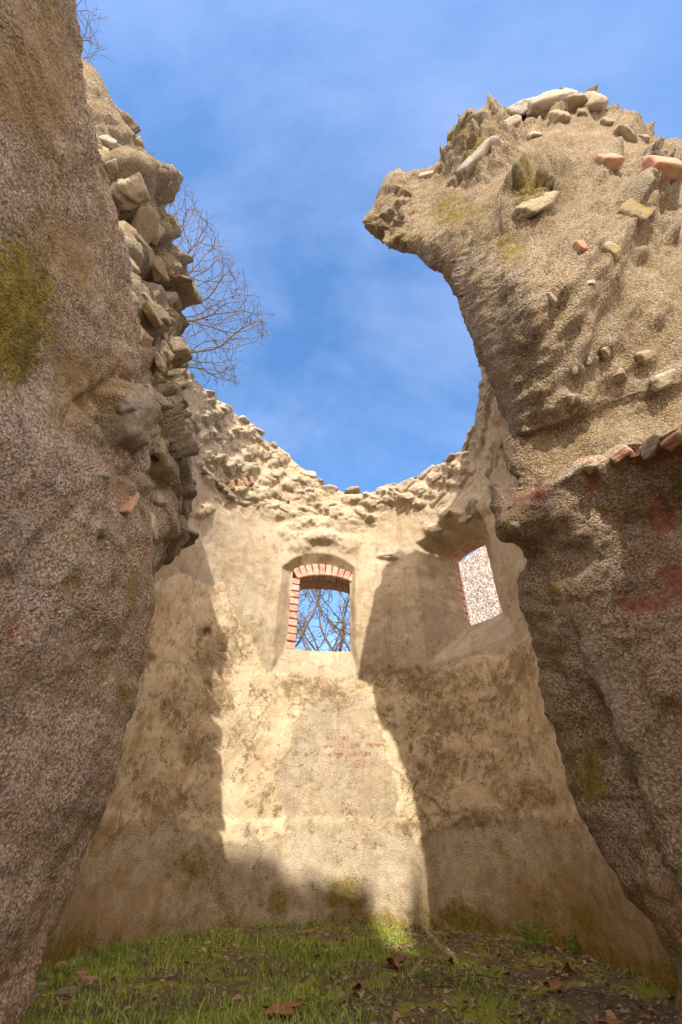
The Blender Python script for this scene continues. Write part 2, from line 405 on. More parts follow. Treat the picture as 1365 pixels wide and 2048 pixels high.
ns = int(2 * SM / sp); nzv = int(5.2 / sp)
s_ = np.linspace(-SM, SM, ns); tz = np.linspace(0, 1, nzv)
zr = rimz(s_) + .06 * fbm(np.stack([s_ * 1.0, s_ * 0, s_ * 0], 1), 4, 4, .6)
Sg, Tg = np.meshgrid(s_, tz); Zg = -.12 + Tg * (zr[None, :] + .12)
# two window recesses in (s, z, depth)
def recess(spec, Sg, Zg):
    D = spec['D']; inn = spec['in']; out = spec['out']      # (sL, sR, zB, zT) at depth 0 and depth D
    # arched head of the opening
    mid = (inn[0] + inn[1]) / 2; hw = (inn[1] - inn[0]) / 2
    arch = spec['arch'] * np.clip(1 - ((Sg - mid) / hw) ** 2, -1.5, 1)
    zT1 = inn[3] - spec['arch'] + arch
    zT0 = out[3] - spec['arch'] + arch
    wob = .02 * vnoise(np.stack([Sg, Zg, Sg * 0], -1), 5)
    f = np.minimum.reduce([(Sg - out[0] + wob) / (inn[0] - out[0]), (out[1] + wob - Sg) / (out[1] - inn[1]),
                           (Zg - out[2] + wob) / (inn[2] - out[2]), (zT0 + wob - Zg) / np.maximum(zT0 - zT1, .03)])
    g = np.clip(f, 0, 1.0); g = g * (1 - .25 * np.exp(-((g - 0) / .12) ** 2))
    hole = (Sg > inn[0]) & (Sg < inn[1]) & (Zg > inn[2]) & (Zg < zT1)
    return D * g, hole
D1 = 0.13; a0 = hit(592, 1300, D1); a1 = hit(701, 1152, D1); SW = .12
b0 = hit(543, 1345, 0); b1 = hit(716, 1340, 0); b2 = hit(640, 1104, 0)
W1 = dict(D=D1, out=(b0[0], b1[0], b0[1], b2[1]), arch=.17, op=(a0[0], a1[0], a0[1], a1[1]), oparch=.085, **{'in': (a0[0] - SW, a1[0] + .005, a0[1], a1[1] + .16)})
D2 = 0.46; c0 = hit(936, 1256, D2); c1 = hit(1011, 1246, D2); c2 = hit(960, 1082, D2)
e0 = hit(858, 1332, 0); e1 = hit(1022, 1255, 0); e2 = hit(905, 1020, 0); e3 = hit(1022, 1250, 0)
W2 = dict(D=D2, out=(e0[0], e3[0], e0[1] + .02, e2[1]), arch=.06, op=(c0[0], c1[0], c0[1], c2[1] + .03), oparch=.06, **{'in': (c0[0], c1[0], c0[1], c2[1] + .03)})
d1, h1 = recess(W1, Sg, Zg); d2, h2 = recess(W2, Sg, Zg)
dep = np.maximum(d1, d2); hole = h1 | h2
X, Y, nx, ny = plan(Sg, 0 * Sg); P0 = np.stack([X, Y, Zg], -1); Nn = np.stack([nx, ny, 0 * nx], -1)
PX, PY = proj(P0)
Pd = P0 + Nn * dep[..., None]; PXd, PYd = proj(Pd)
wx = 26 * fbm(P0, 3.5, 5, .6, 5); wy = 26 * fbm(P0, 3.5, 5, .6, 25)
fl = Pd
# cream plaster zone
cream_poly = [(100, 1700), (200, 1640), (215, 1380), (270, 1230), (330, 1152), (430, 1170), (470, 1225), (520, 1300), (548, 1352), (720, 1356), (860, 1345), (1010, 1300),
              (1090, 1250), (1140, 1500), (1180, 1640), (1100, 1645), (960, 1640), (860, 1650), (840, 1690), (800, 1620), (770, 1480), (740, 1400), (640, 1380), (590, 1440), (560, 1560), (580, 1660), (500, 1700), (330, 1650), (250, 1660), (190, 1710)]
cream = inpoly(PX + wx, PY + wy, cream_poly).astype(float)
cream *= 1 - sst(.25, .5, fbm(P0, 7, 4, .6, 9) - .05)
cream *= (dep < .01)
low = sst(1660, 1625, PY + wy * .5)
stain = blobs(PX, PY, [(430, 1310, 45, 70, .8), (465, 1290, 60, 60, .6), (610, 1380, 95, 38, .9), (560, 1380, 60, 30, .6), (400, 1500, 50, 40, .8), (330, 1420, 50, 60, .5), (430, 1390, 40, 50, .7),
    (480, 1480, 40, 50, .5), (340, 1610, 70, 45, .8), (250, 1540, 40, 40, .6), (205, 1665, 60, 25, .9), (545, 1600, 50, 40, .5), (375, 1730, 70, 60, .45), (690, 1390, 60, 40, .6), (860, 1370, 90, 40, .8),
    (900, 1440, 120, 60, .75), (1000, 1400, 60, 60, .7), (960, 1520, 90, 60, .6), (870, 1560, 60, 60, .6), (1020, 1480, 70, 50, .6), (1060, 1590, 60, 50, .6), (930, 1640, 130, 22, .8), (760, 1640, 60, 30, .35),
    (1040, 1330, 30, 50, .9), (780, 1350, 40, 30, .7), (820, 1660, 30, 30, .5), (410, 1262, 26, 22, .8), (300, 1250, 20, 60, .4), (660, 1550, 120, 80, .25), (720, 1660, 60, 60, .35), (560, 1760, 40, 30, .2)])
ochre = blobs(PX, PY, [(1100, 1560, 60, 120, .5), (1060, 1350, 40, 60, .5), (960, 1480, 90, 100, .25), (990, 800, 40, 120, .5), (560, 1490, 60, 60, .2), (300, 1600, 150, 60, .2), (620, 1780, 60, 25, .35)])
z = Pd[..., 2]
mz = z - .16 * fbm(P0, 2.6, 4, .6, 151); moss = sst(.30, -.05, mz) * .66 * (0.6 + .5 * sst(-.3, 1.3, Sg)); ochre = np.maximum(ochre, sst(.95, .1, mz) * sst(.2, 1.6, np.abs(Sg)) * .38); ochre = np.maximum(ochre, .42 * cream * sst(.6, 1.8, np.abs(Sg))) + sst(1.1, .0, mz) * sst(.6, 2.2, np.abs(Sg)) * (.30 + .14 * (Sg > 0)) + .30 * sst(.9, .2, mz) * sst(.25, .6, fbm(P0, 3.3, 5, .65, 171))
moss = np.maximum(moss, blobs(PX, PY, [(400, 1720, 60, 50, .55), (560, 1800, 45, 35, .75), (690, 1790, 45, 50, .8), (830, 1650, 30, 30, .35), (620, 1650, 60, 40, .3), (920, 1830, 60, 30, .85), (1100, 1800, 60, 90, .5), (1180, 1860, 50, 90, .7),
    (1000, 1700, 60, 60, .35), (120, 1900, 80, 60, .75), (370, 1730, 50, 40, .4), (445, 1800, 20, 30, .6), (1020, 790, 30, 120, .45)]))
brickm = blobs(PX, PY, [(290, 1315, 26, 22, 1.0), (412, 1264, 12, 10, 1.1), (530, 1190, 7, 5, .8), (860, 1060, 30, 14, .5)])
rr_ = np.zeros_like(PX)
for (xa, ya, xb, yb) in [(655, 1471, 700, 1482), (706, 1468, 728, 1478), (648, 1488, 672, 1497), (678, 1486, 722, 1498), (655, 1505, 690, 1517), (695, 1504, 745, 1516), (730, 1486, 762, 1495), (612, 1503, 628, 1512), (690, 1520, 735, 1526)]:
    rr_ = np.maximum(rr_, sst(xa - 3, xa + 2, PX + wx * .2) * sst(xb + 3, xb - 2, PX + wx * .2) * sst(ya - 3, ya + 2, PY + wy * .15) * sst(yb + 3, yb - 2, PY + wy * .15))
brickm = np.maximum(brickm, rr_ * .62)
stain = stain + cream * (.16 + .22 * fbm(P0, 3.5, 4, .6, 120)) + (1 - cream) * low * 0 + .12 * sst(.2, .6, fbm(P0, 2.2, 4, .6, 130))
moss = moss + sst(.95, .7, Zg) * (.06 + .26 * sst(-.1, .6, fbm(P0, 2.4, 4, .6, 140)))
# relief (positive = towards the room)
fr = fbm(P0, .9, 3, .5, 1) * .055 + fbm(P0, 3.2, 3, .5, 2) * .022 + fbm(P0, 12, 3, .55, 3) * .006 + fbm(P0, 45, 2, .5, 4) * .0025
wp = np.stack([fbm(P0, 5, 3, .55, q) for q in (60, 61, 62)], -1)
f1, f2, rid = worley(P0 + .10 * wp, 3.1, 3, (1, 1, 1.9))
up = blobs(PX, PY, [(430, 880, 75, 75, 1.2), (520, 960, 90, 60, 1.2), (600, 1000, 90, 40, 1.2), (700, 1010, 130, 32, 1.2), (820, 985, 90, 38, 1.1), (900, 950, 60, 50, 1.1), (990, 780, 70, 160, 1.3), (480, 830, 70, 60, 1.2)])
up = np.maximum(up, sst(.30, .10, zr[None, :] - Zg)); rub = sst(.25, .6, up + .5 * fbm(P0, 4, 4, .6, 77))
edge = sst(.04, .16, f2 - f1)
fr = fr + rub * (edge * (.01 + .085 * rid ** 2) * (.8 + .5 * fbm(P0, 11, 3, .6, 43)) + .035 * fbm(P0, 7, 4, .6, 41)) - rub * .01
fr = fr + cream * .008 - sst(.55, .75, stain + fbm(P0, 20, 3, .6, 8) * .5) * .006 - sst(.75, .9, brickm) * .02
fr = fr + .018 * sst(1700, 1660, PY + wy) * 0 + .015 * sst(.80, .74, Zg + .05 * fbm(P0, 2.5, 4, .5, 6))     # the lower coat stands proud
fr = fr * (1 - .6 * np.clip(dep / .3, 0, 1))
Pf = Pd - Nn * fr[..., None]
for (x, y, a, b, tw) in APSE_ST + [(600, 1088, 22, 14, .3), (640, 1075, 30, 12, 0), (700, 1088, 20, 14, -.2), (580, 1062, 20, 14, .4), (655, 1050, 60, 14, 0)]:
    c_, s__ = math.cos(tw * .55), math.sin(tw * .55); uu = ((PX - x) * c_ + (PY - y) * s__) / (a * 1.35); vv = (-(PX - x) * s__ + (PY - y) * c_) / (b * 1.5)
    sel = (np.abs(PX - x) < 80) & (np.abs(PY - y) < 80); r_ = np.sqrt(uu[sel] ** 2 + vv[sel] ** 2) + .25 * fbm(P0[sel], 14, 3, .6, x)
    bump_ = np.zeros_like(PX); bump_[sel] = sst(1.15, .4, r_) * .055; Pf = Pf - Nn * bump_[..., None]
stone_a = rub * edge * sst(.35, .75, rid) * .8
keep = ~(hole[:-1, :-1] & hole[1:, 1:] & hole[:-1, 1:] & hole[1:, :-1])
# outer skin (coarser), top and end caps
k = 4
so = s_[::k]; to = np.concatenate([tz[::k], [1.0]]); So, To = np.meshgrid(so, to); Zo = -.12 + To * (rimz(So) + .0 + .12)
Xo, Yo, nxo, nyo = plan(So, TH + .06 * fbm(np.stack([So, Zo, So * 0], -1), 1.5, 4))
Po = np.stack([Xo, Yo, Zo - .05 * To], -1)
def big_hole(W, S_, Z_):
    i = W['in']; return (S_ > i[0] - .05) & (S_ < i[1] + .05) & (Z_ > i[2] - .06) & (Z_ < i[3] + .05)
ho = big_hole(W1, So, Zo) | big_hole(W2, So, Zo)
keepo = ~(ho[:-1, :-1] & ho[1:, 1:] & ho[:-1, 1:] & ho[1:, :-1])
VA = [Pf.reshape(-1, 3), Po.reshape(-1, 3)]; n1 = Pf.shape[0] * Pf.shape[1]; no = Po.shape[0] * Po.shape[1]
QF = [grid_faces(nzv, ns, False, keep), grid_faces(Po.shape[0], Po.shape[1], False, keepo, n1)[:, ::-1]]
# rough top between the two skins
nt_ = 14; w_ = np.linspace(0, 1, nt_)[:, None, None]
inn_top = Pf[-1]; Xt, Yt, _, _ = plan(s_, TH); out_top = np.stack([Xt, Yt, rimz(s_) - .05], 1)
top = inn_top[None] * (1 - w_) + out_top[None] * w_
top[..., 2] += np.sin(w_[..., 0] * np.pi) * .07 + fbm(top, 6, 4, .6, 12) * .06 * np.sin(w_[..., 0] * np.pi)
VA.append(top.reshape(-1, 3)); QF.append(grid_faces(nt_, ns, False, None, n1 + no))
# end caps
nb = n1 + no + nt_ * ns
ec = []
for side in (0, -1):
    A = Pf[:, side]; B = A.copy(); Xe, Ye, _, _ = plan(s_[side], TH); B[:, 0] = Xe; B[:, 1] = Ye
    g = np.stack([A, (A + B) / 2, B], 1); ec.append(g)
for g in ec:
    VA.append(g.reshape(-1, 3)); QF.append(grid_faces(g.shape[0], 3, False, None, nb)); nb += g.shape[0] * 3
VV = np.vstack(VA); extra = len(VV) - n1
def ext(a, v=0.0): return np.concatenate([np.asarray(a, float).ravel(), np.full(extra, v)])
apse = mesh_obj('apse_wall', VV, [np.vstack(QF)], M['apse'], None, (0, YC + R0, 0), True,
    dict(cream=ext(cream), stain=ext(stain, .1), ochre=ext(ochre), moss=ext(moss), brick=ext(brickm), stone=ext(stone_a, .3), srand=ext(rid, .5)))
tag(apse, 'curved back wall of the roofless apse with two small windows and peeling plaster', 'wall')

def on_wall(px, py, d=0.0):
    s, zz = hit(px, py, d); x, y, a, b = plan(s, d)
    return np.array([float(x), float(y), zz]), -np.array([float(a), float(b), 0.0]), s
# stones bedded along the broken rim
sr_ = -2.9
i_ = 0
while sr_ < 3.0:
    ln = random.uniform(.06, .26); sr_ += ln
    x, y, a, b = plan(sr_, .06); zz = float(rimz(sr_))
    if random.random() < .25: sr_ += ln * .5; continue
    stone(apse, (float(x), float(y), zz + random.uniform(-.06, .02)), (-a, -b, .1), (ln, random.uniform(.045, .09), random.uniform(.12, .2)), random.uniform(-.25, .25), 'stone', 'rim_stone')
    sr_ += ln * .75; i_ += 1
# flat stones standing out of the face below the rim: px, py, half length, half height (px), twist
for (x, y, a, b, tw) in APSE_ST:
    p, n, s = on_wall(x, y); dist = np.linalg.norm(p - [0, 0, CAMZ]); sc = dist / FPX * .85
    mossy = 'mossy' if (x > 940 or x < 410) else 'stone'
    stone(apse, p + n * .01, n + np.array([0, 0, .15]), (a * sc, max(b * sc, .03), random.uniform(.06, .10)), -tw * .55, mossy, 'stone')
# slanting course of bricks at the left
for kk in range(6):
    p, n, s = on_wall(405 + kk * 11, 940 + kk * 10.5)
    brick(apse, p, n, (.16, .05, .12), .35, 'stone', 'brick')
for kk in range(4):
    p, n, s = on_wall(462 + kk * 13, 972 - kk * 3)
    brick(apse, p, n, (.055, .13, .12), .5, 'brick', 'brick')

def cham(e=.07):
    V = []; idx = {}
    for sx_ in (-1, 1):
        for sy_ in (-1, 1):
            for sz_ in (-1, 1):
                for ax in range(3):
                    p = [sx_ * .5, sy_ * .5, sz_ * .5]
                    for q in range(3):
                        if q != ax: p[q] -= math.copysign(e, p[q])
                    idx[(sx_, sy_, sz_, ax)] = len(V); V.append(p)
    Q = []; T3 = []
    for ax in range(3):
        o1, o2 = [q for q in range(3) if q != ax]
        for sg in (-1, 1):
            f = []
            for (a, b) in ((-1, -1), (1, -1), (1, 1), (-1, 1)):
                c = [0, 0, 0]; c[ax] = sg; c[o1] = a; c[o2] = b; f.append(idx[(c[0], c[1], c[2], ax)])
            Q.append(f)
    for ax in range(3):                              # edges parallel to ax join the faces o1, o2
        o1, o2 = [q for q in range(3) if q != ax]
        for a in (-1, 1):
            for b in (-1, 1):
                c = [0, 0, 0]; c[o1] = a; c[o2] = b; c[ax] = -1; d = list(c); d[ax] = 1
                Q.append([idx[(*c, o1)], idx[(*d, o1)], idx[(*d, o2)], idx[(*c, o2)]])
    for a in (-1, 1):
        for b in (-1, 1):
            for c in (-1, 1): T3.append([idx[(a, b, c, 0)], idx[(a, b, c, 1)], idx[(a, b, c, 2)]])
    return np.array(V), np.array([q[:3] for q in Q] + [[q[0], q[2], q[3]] for q in Q] + T3)
CHV, CHF = cham()
# brick window surrounds
def window_surround(W, label, sidew, left_only=False, depth0=None, slots=None):
    i = W['op']; D = W['D']; W = dict(W, arch=W['oparch']); Vs = []; Fs = []; br = []; off = 0
    d0 = depth0; d1_ = TH - .04
    def block(cs, cz, w, h, rot, da, db, rnd):
        nonlocal off
        v, f = CHV, CHF; V = v * (1 + .05 * fbm(v, 1.5, 2, .5, rnd * 9)[:, None])
        a = V[:, 0] * w; b_ = V[:, 1] * h; c_, s__ = math.cos(rot), math.sin(rot)
        ss = cs + a * c_ - b_ * s__; zz = cz + a * s__ + b_ * c_; dd = (da + db) / 2 + V[:, 2] * (db - da)
        x, y, _, _ = plan(ss, dd); Vs.append(np.stack([x, y, zz], 1)); Fs.append(f + off); off += len(V); br.append(np.full(len(V), rnd))
    hw = (i[1] - i[0]) / 2; mid = (i[0] + i[1]) / 2; zs = i[3] - W['arch'] - .01
    n = int(round((zs - i[2]) / .105)); hh = (zs - i[2]) / n
    for q in range(n):
        zc = i[2] + (q + .5) * hh
        off_ = .01 * (q % 2)
        for sgn in ((-1,) if left_only else (-1, 1)):
            # two bricks through the depth of the jamb, alternately bonded
            cut = d0 + (d1_ - d0) * (.42 if q % 2 else .62)
            cs = mid + sgn * (hw + sidew / 2)
            block(cs, zc, sidew, hh * .9, random.uniform(-.02, .02), d0 + .008 * random.random(), cut - .004, random.random())
            block(cs, zc, sidew, hh * .9, random.uniform(-.02, .02), cut + .004, d1_, random.random())
    ra = (hw * hw + W['arch'] ** 2) / (2 * W['arch']); zc0 = zs + W['arch'] - ra; tot = math.asin(min(1, hw / ra)) * 2 + .12
    nv = max(7, int(tot * (ra + .06) / .082))
    for q in range(nv):
        an = -tot / 2 + (q + .5) * tot / nv; rr = ra + .095
        for (da, db) in ((d0 - .01, d0 + .17), (d0 + .178, d1_)):
            block(mid + math.sin(an) * rr, zc0 + math.cos(an) * rr, tot * rr / nv * .90, .19, -an, da, db, random.random())
    V = np.vstack(Vs); F_ = np.vstack(Fs)
    sur = mesh_obj('window_surround', V, [[], F_], M['wbrick'], apse, tuple(V.mean(0)), False, dict(brand=np.concatenate(br)))
    if label: sur['label'] = label
    # mortar bed behind the bricks
    Vm = []; Fm = []; o_ = 0
    def slab(sa, sb, za, zb, da, db):
        nonlocal o_
        cs = [(sa, za, da), (sb, za, da), (sb, zb, da), (sa, zb, da), (sa, za, db), (sb, za, db), (sb, zb, db), (sa, zb, db)]
        for (a, b_, c_) in cs:
            x, y, _, _ = plan(a, c_); Vm.append((float(x), float(y), b_))
        for f in [(0,1,2,3),(5,4,7,6),(4,0,3,7),(1,5,6,2),(3,2,6,7),(4,5,1,0)]: Fm.append([o_ + t for t in f])
        o_ += 8
    g = .003
    slab(mid - hw - sidew, mid - hw - g, i[2] - .05, zs, d0 + g, d1_ - g)
    if not left_only: slab(mid + hw + g, mid + hw + sidew, i[2] - .05, zs, d0 + g, d1_ - g)
    else: slab(mid + hw - .005, mid + hw + .12, i[2] - .05, zs + .05, D - .02, d1_ - g)
    slab(mid - hw - .1, mid + hw + .1, i[2] - .12, i[2] - .012, D - .02, d1_ - g)
    nn = 16
    for q in range(nn):
        a0_ = -tot / 2 + q * tot / nn; a1_ = -tot / 2 + (q + 1) * tot / nn
        r1, r2 = ra + g, ra + .17
        pts = [(mid + math.sin(a0_) * r1, zc0 + math.cos(a0_) * r1), (mid + math.sin(a1_) * r1, zc0 + math.cos(a1_) * r1), (mid + math.sin(a1_) * r2, zc0 + math.cos(a1_) * r2), (mid + math.sin(a0_) * r2, zc0 + math.cos(a0_) * r2)]
        for dd in (d0 + g, d1_ - g):
            for (a, b_) in pts:
                x, y, _, _ = plan(a, dd); Vm.append((float(x), float(y), b_))
        for f in [(0,1,2,3),(5,4,7,6),(4,0,3,7),(1,5,6,2),(3,2,6,7),(4,5,1,0)]: Fm.append([o_ + t for t in f])
        o_ += 8
    mesh_obj('mortar', np.array(Vm), [np.array(Fm)], M['mortar'], sur, tuple(V.mean(0)), False)
window_surround(W1, 'brick lining of the small arched window in the middle', SW, True, D1 - .02)
window_surround(W2, 'brick lining of the window at the right', .13, True, D2 - .03)

# ------------------------------------------------------------------ broken foreground walls
def mk_wall(name, rings, mat, base, label, sp, colsp, amp=(.05, .02, .006), rubble=None, masks=None, seed=0, rscale=4.0, ramp=.08, stones=(), ribs=None):
    G = loft(rings, sp, colsp); N = grid_normals(G)
    cen = G.reshape(-1, 3).mean(0)
    if ((G - cen) * N).sum() < 0: N = -N
    for _ in range(2):
        N = (N + np.roll(N, 1, 1) + np.roll(N, -1, 1)); N /= np.linalg.norm(N, axis=2, keepdims=True) + 1e-9
    px, py = proj(G)
    mk = {k: blobs(px, py, (masks or {}).get(k, [])) for k in ('stain', 'moss', 'ochre', 'brick', 'cream')}
    mk['cream'] = sst(.4, .5, mk['cream'] + .3 * fbm(G, 5, 4, .6, 3)) * (mk['cream'] > .2)
    d = fbm(G, 1.6, 3, .5, seed) * amp[0] + fbm(G, 5.5, 4, .55, seed + 5) * amp[1] + fbm(G, 26, 3, .6, seed + 9) * amp[2]
    dd = vnoise(G, 70, seed) * .35 * amp[2]; d = d + dd
    if ribs:
        dv = np.array(ribs) / np.linalg.norm(ribs); al = (G @ dv)[..., None] * dv; Q = (G - al) * 3.0 + al * .8
        rb = fbm(Q, 1.1, 4, .55, 5); d = d + .085 * sst(-.1, .55, rb) * sst(.35, .75, (N * np.array((0, -1, 0))).sum(-1)) + .02 * fbm(Q, 4, 3, .5, 6)
    f1, f2, rid = worley(G + .10 * np.stack([fbm(G, 5, 3, .55, q) for q in (1, 2, 3)], -1), rscale, seed, (1, 1, 1.5))
    rm = blobs(px, py, rubble or []); rm = sst(.3, .6, rm + .4 * fbm(G, 3, 4, .6, seed + 70)) * (rm > .05)
    edge = sst(.03, .20, f2 - f1)
    d = d + rm * (edge * (.02 + ramp * rid ** 1.5) - .015)
    fac = ((np.array([0, 0, CAMZ]) - G) * N).sum(-1) > -.2; dist = np.linalg.norm(G - [0, 0, CAMZ], axis=-1)
    for it in stones:
        x, y, a, b, tw = it[:5]; c_, s_ = math.cos(tw), math.sin(tw)
        uu = ((px - x) * c_ - (py - y) * s_) / (a * 1.5); vv = ((px - x) * s_ + (py - y) * c_) / (b * 1.6); r_ = np.sqrt(uu * uu + vv * vv) + .25 * fbm(G, 14, 3, .6, x)
        d = d + fac * sst(1.15, .25, r_) * min(a, b) * .85 * dist / FPX
    G2 = G + N * d[..., None]; G2[0] = G[0]
    at = dict(mk); at['stone'] = rm * edge * sst(.3, .5, rid); at['srand'] = rid
    o = build_loft(name, G2, mat, at, None, base)
    tag(o, label, 'wall')
    return o, G2, N
def row(*pts): return [np.array(p, float) for p in pts]

LIST_R = ([(960, 300, 56, 44, .5, 'mossy'), (1100, 180, 44, 26, .2), (1150, 185, 34, 22, -.2), (1200, 200, 26, 30, .3), (1040, 210, 30, 24, .1), (1110, 225, 18, 18, .4), (1020, 240, 24, 14, .3), (1255, 250, 26, 22, -.3), (1290, 268, 16, 10, 0),
    (1228, 315, 22, 13, .4, 'brick'), (1335, 325, 32, 20, .2, 'brick'), (1280, 410, 58, 26, .9, 'mossy'), (1235, 490, 36, 16, .9, 'mossy'), (1158, 490, 9, 14, .3, 'brick'), (1060, 400, 62, 30, .8, 'mossy'), (1062, 262, 20, 12, .6),
    (1215, 690, 14, 14, 0), (1140, 800, 12, 12, 0), (1185, 720, 10, 10, 0), (1240, 740, 22, 14, .5), (1300, 715, 18, 14, .6), (1180, 560, 12, 8, .3), (1150, 745, 10, 8, .2), (1110, 590, 10, 26, .4), (1340, 760, 40, 14, .5),
    (860, 340, 34, 12, .1), (1075, 200, 20, 16, 0), (1170, 215, 16, 14, 0), (1225, 235, 18, 14, 0)])
LIST_M = ([(276, 370, 36, 26, -.5), (238, 380, 34, 40, -.9), (321, 465, 22, 18, -.6), (286, 440, 26, 46, .5, 'mossy'), (251, 450, 26, 30, .2), (266, 520, 44, 22, -.7), (326, 540, 26, 22, -.5, 'mossy'), (346, 595, 20, 26, -.3, 'mossy'), (251, 560, 24, 14, -.4),
    (316, 630, 30, 16, -.3), (261, 590, 28, 14, -.7), (326, 665, 24, 14, -.2), (286, 660, 34, 18, -.8, 'mossy'), (321, 720, 18, 26, .3), (276, 700, 20, 34, .2, 'mossy'), (306, 780, 26, 16, -.6, 'mossy'), (326, 830, 18, 24, .2, 'mossy'), (286, 830, 22, 40, .2), (321, 900, 18, 30, .1, 'mossy'),
    (276, 900, 26, 44, .1), (311, 960, 18, 30, .2, 'mossy'), (308, 1040, 24, 32, .3), (226, 330, 20, 14, -.5), (201, 300, 16, 14, 0), (331, 995, 14, 20, 0, 'mossy'), (221, 275, 18, 12, 0), (158, 190, 12, 26, .2, 'mossy'), (216, 430, 22, 30, .2), (301, 590, 22, 18, 0), (341, 640, 16, 12, 0)])
LIST_L = ([(270, 810, 26, 30, .2, 'mossy'), (215, 950, 16, 12, .2), (210, 1060, 20, 12, 0), (262, 1000, 6, 34, -.2, 'brick')])
LIST_F = ([(1024, 1052, 20, 11, .6, 'mossy'), (1175, 932, 22, 10, .4), (1240, 908, 20, 10, .3, 'brick'), (1300, 896, 34, 14, .1), (1350, 884, 22, 12, -.2, 'brick')])


# left foreground: the jamb of the gap, right beside the camera
sil = [pix(0, 2060, .98), pix(60, 1920, 1.12), pix(150, 1722, 1.3), pix(205, 1590, 1.42), pix(242, 1450, 1.52), pix(272, 1330, 1.6), pix(296, 1200, 1.66), pix(298, 1060, 1.7),
       pix(298, 900, 1.72), pix(288, 760, 1.72), pix(270, 640, 1.7), pix(228, 450, 1.62), pix(192, 290, 1.58), pix(162, 140, 1.56), pix(138, 0, 1.57), pix(110, -250, 1.7)]
rings = []
b0_ = sil[0].copy(); b0_[2] = -.1; b0_[0] -= .05
for p in [b0_] + sil:
    x, y, zz = p
    yy = min(y - .25, .55); nx_ = x * (.98)
    rings.append(row((x, y, zz), (x + .02, (y + yy) / 2, zz - .02), (nx_, yy - .2, zz + .03), (x - .05, -1.1, zz + .1), (x - 1.2, -1.2, zz + .2), (x - 1.3, y - .1, zz + .1), (x - .35, y + .12, zz)))
last = rings[-1]; rings.append([np.array([q[0] - .45, q[1] * .8 - .2, last[0][2] + .25]) for q in last])
lw, lG, lN = mk_wall('ruined_wall', rings, M['dash'], (-1.4, .4, 0), 'dark pebbly broken wall filling the left edge, nearest to the viewer', .013, [1, 1, 1.5, 6, 6, 5, 1],
    (.05, .035, .012), rubble=[(240, 820, 90, 80, 1), (290, 900, 60, 90, .8)],
    masks=dict(moss=[(30, 620, 100, 170, 1.15), (60, 720, 60, 70, 1.0), (20, 1600, 60, 200, .2), (110, 380, 60, 100, .4), (230, 640, 40, 60, .3)], ochre=[(60, 150, 130, 240, .8), (180, 760, 110, 130, .75), (130, 500, 140, 150, .7), (150, 1000, 120, 150, .25), (120, 1400, 80, 200, .25), (20, 1350, 70, 130, .45), (60, 1850, 60, 100, .5), (240, 850, 60, 60, .4)],
               stain=[(60, 330, 60, 160, .45), (150, 600, 60, 100, .5), (20, 1300, 40, 160, .45), (60, 2000, 50, 100, .4)], brick=[(250, 1010, 14, 70, .75), (30, 1260, 40, 50, .7), (275, 1180, 14, 25, .6), (240, 1090, 10, 40, .6)]), seed=11, stones=LIST_L)

# left, further in: the broken end of the side wall with stones standing out
silp = [(296, 1112, 1.9), (312, 1062, 2.1), (342, 960, 2.5), (350, 880, 2.9), (344, 780, 3.4), (340, 690, 3.9), (352, 600, 3.9), (328, 520, 4.0), (305, 440, 4.1), (285, 395, 4.3), (215, 350, 4.4), (160, 300, 4.4), (135, 235, 4.4), (90, 130, 4.4)]
rings = []
for p in [np.array((-.95, 1.5, -.1)), np.array((-.88, 1.5, 1.1))] + [pix(*q) for q in silp]:
    x, y, zz = p
    rings.append(row((x, y, zz), (x + .03, y - .45, zz - .05), (x - .22, y - .95, zz), (x - 1.6, y - .9, zz + .1), (x - 1.9, y + .7, zz + .1), (x - .45, y + .75, zz)))
rings.append([np.array([q[0] * .9 - .5, q[1] * .9, rings[-1][0][2] + .2]) for q in rings[-1]])
mw, mG, mN = mk_wall('ruined_wall', rings, M['cast'], (-1.8, 1.6, 0), 'broken side wall at the left with rounded stones standing out of it against the sky', .018, [1, 1, 1.5, 6, 6, 2],
    (.07, .05, .010), rubble=[(330, 900, 120, 250, 1), (300, 500, 140, 260, 1.1), (330, 1050, 60, 60, 1)],
    masks=dict(moss=[(330, 800, 40, 120, .4), (230, 340, 30, 60, .4), (350, 1020, 40, 40, .4)], ochre=[(290, 600, 90, 300, .4)], stain=[(340, 800, 60, 100, .4)], brick=[(385, 860, 10, 10, .8)]), seed=31, rscale=3.0, ramp=.16, stones=LIST_M)

# right, high: the remnant of the front wall with the beak of the fallen arch
A_ = [(1062, 940), (1042, 860), (1002, 765), (960, 685), (918, 602), (872, 547), (830, 510), (780, 490)]
B_ = [(1072, 930), (1078, 850), (1078, 740), (1066, 620), (1046, 540), (1000, 468), (915, 440), (858, 445)]
YB = [1.34, 1.25, 1.09, .93, .88, .96, 1.13, 1.32]
T_ = [None, None, None, (1500, 350, 3.6), (1330, 300, 3.8), (1140, 222, 4.4), (985, 285, 4.5), (868, 352, 4.6)]
rings = [row((1.02, 1.5, -.1), (1.02, 1.42, -.1), (1.7, 1.35, -.1), (2.6, 1.25, -.1), (3.6, 1.15, -.1), (3.6, 1.7, -.1), (2.2, 1.75, -.1))]
for q in range(8):
    a = pixY(*A_[q], 1.5); b = pixY(*B_[q], YB[q])
    t = np.array((3.5, 1.2 - .1 * q, 2.1 + .9 * q)) if T_[q] is None else pix(*T_[q])
    f1_ = b * .66 + t * .34 + np.array((0, -.10, 0)) * min(1, (8 - q) / 5); f2_ = b * .33 + t * .67 + np.array((0, -.08, 0)) * min(1, (8 - q) / 5)
    tf = t + np.array((.05, .55, -.15)); g_ = (a + tf) / 2 + np.array((0, .08, 0))
    rings.append(row(a, b, f1_, f2_, t, tf, g_))
tip = pix(727, 441, 3.95)
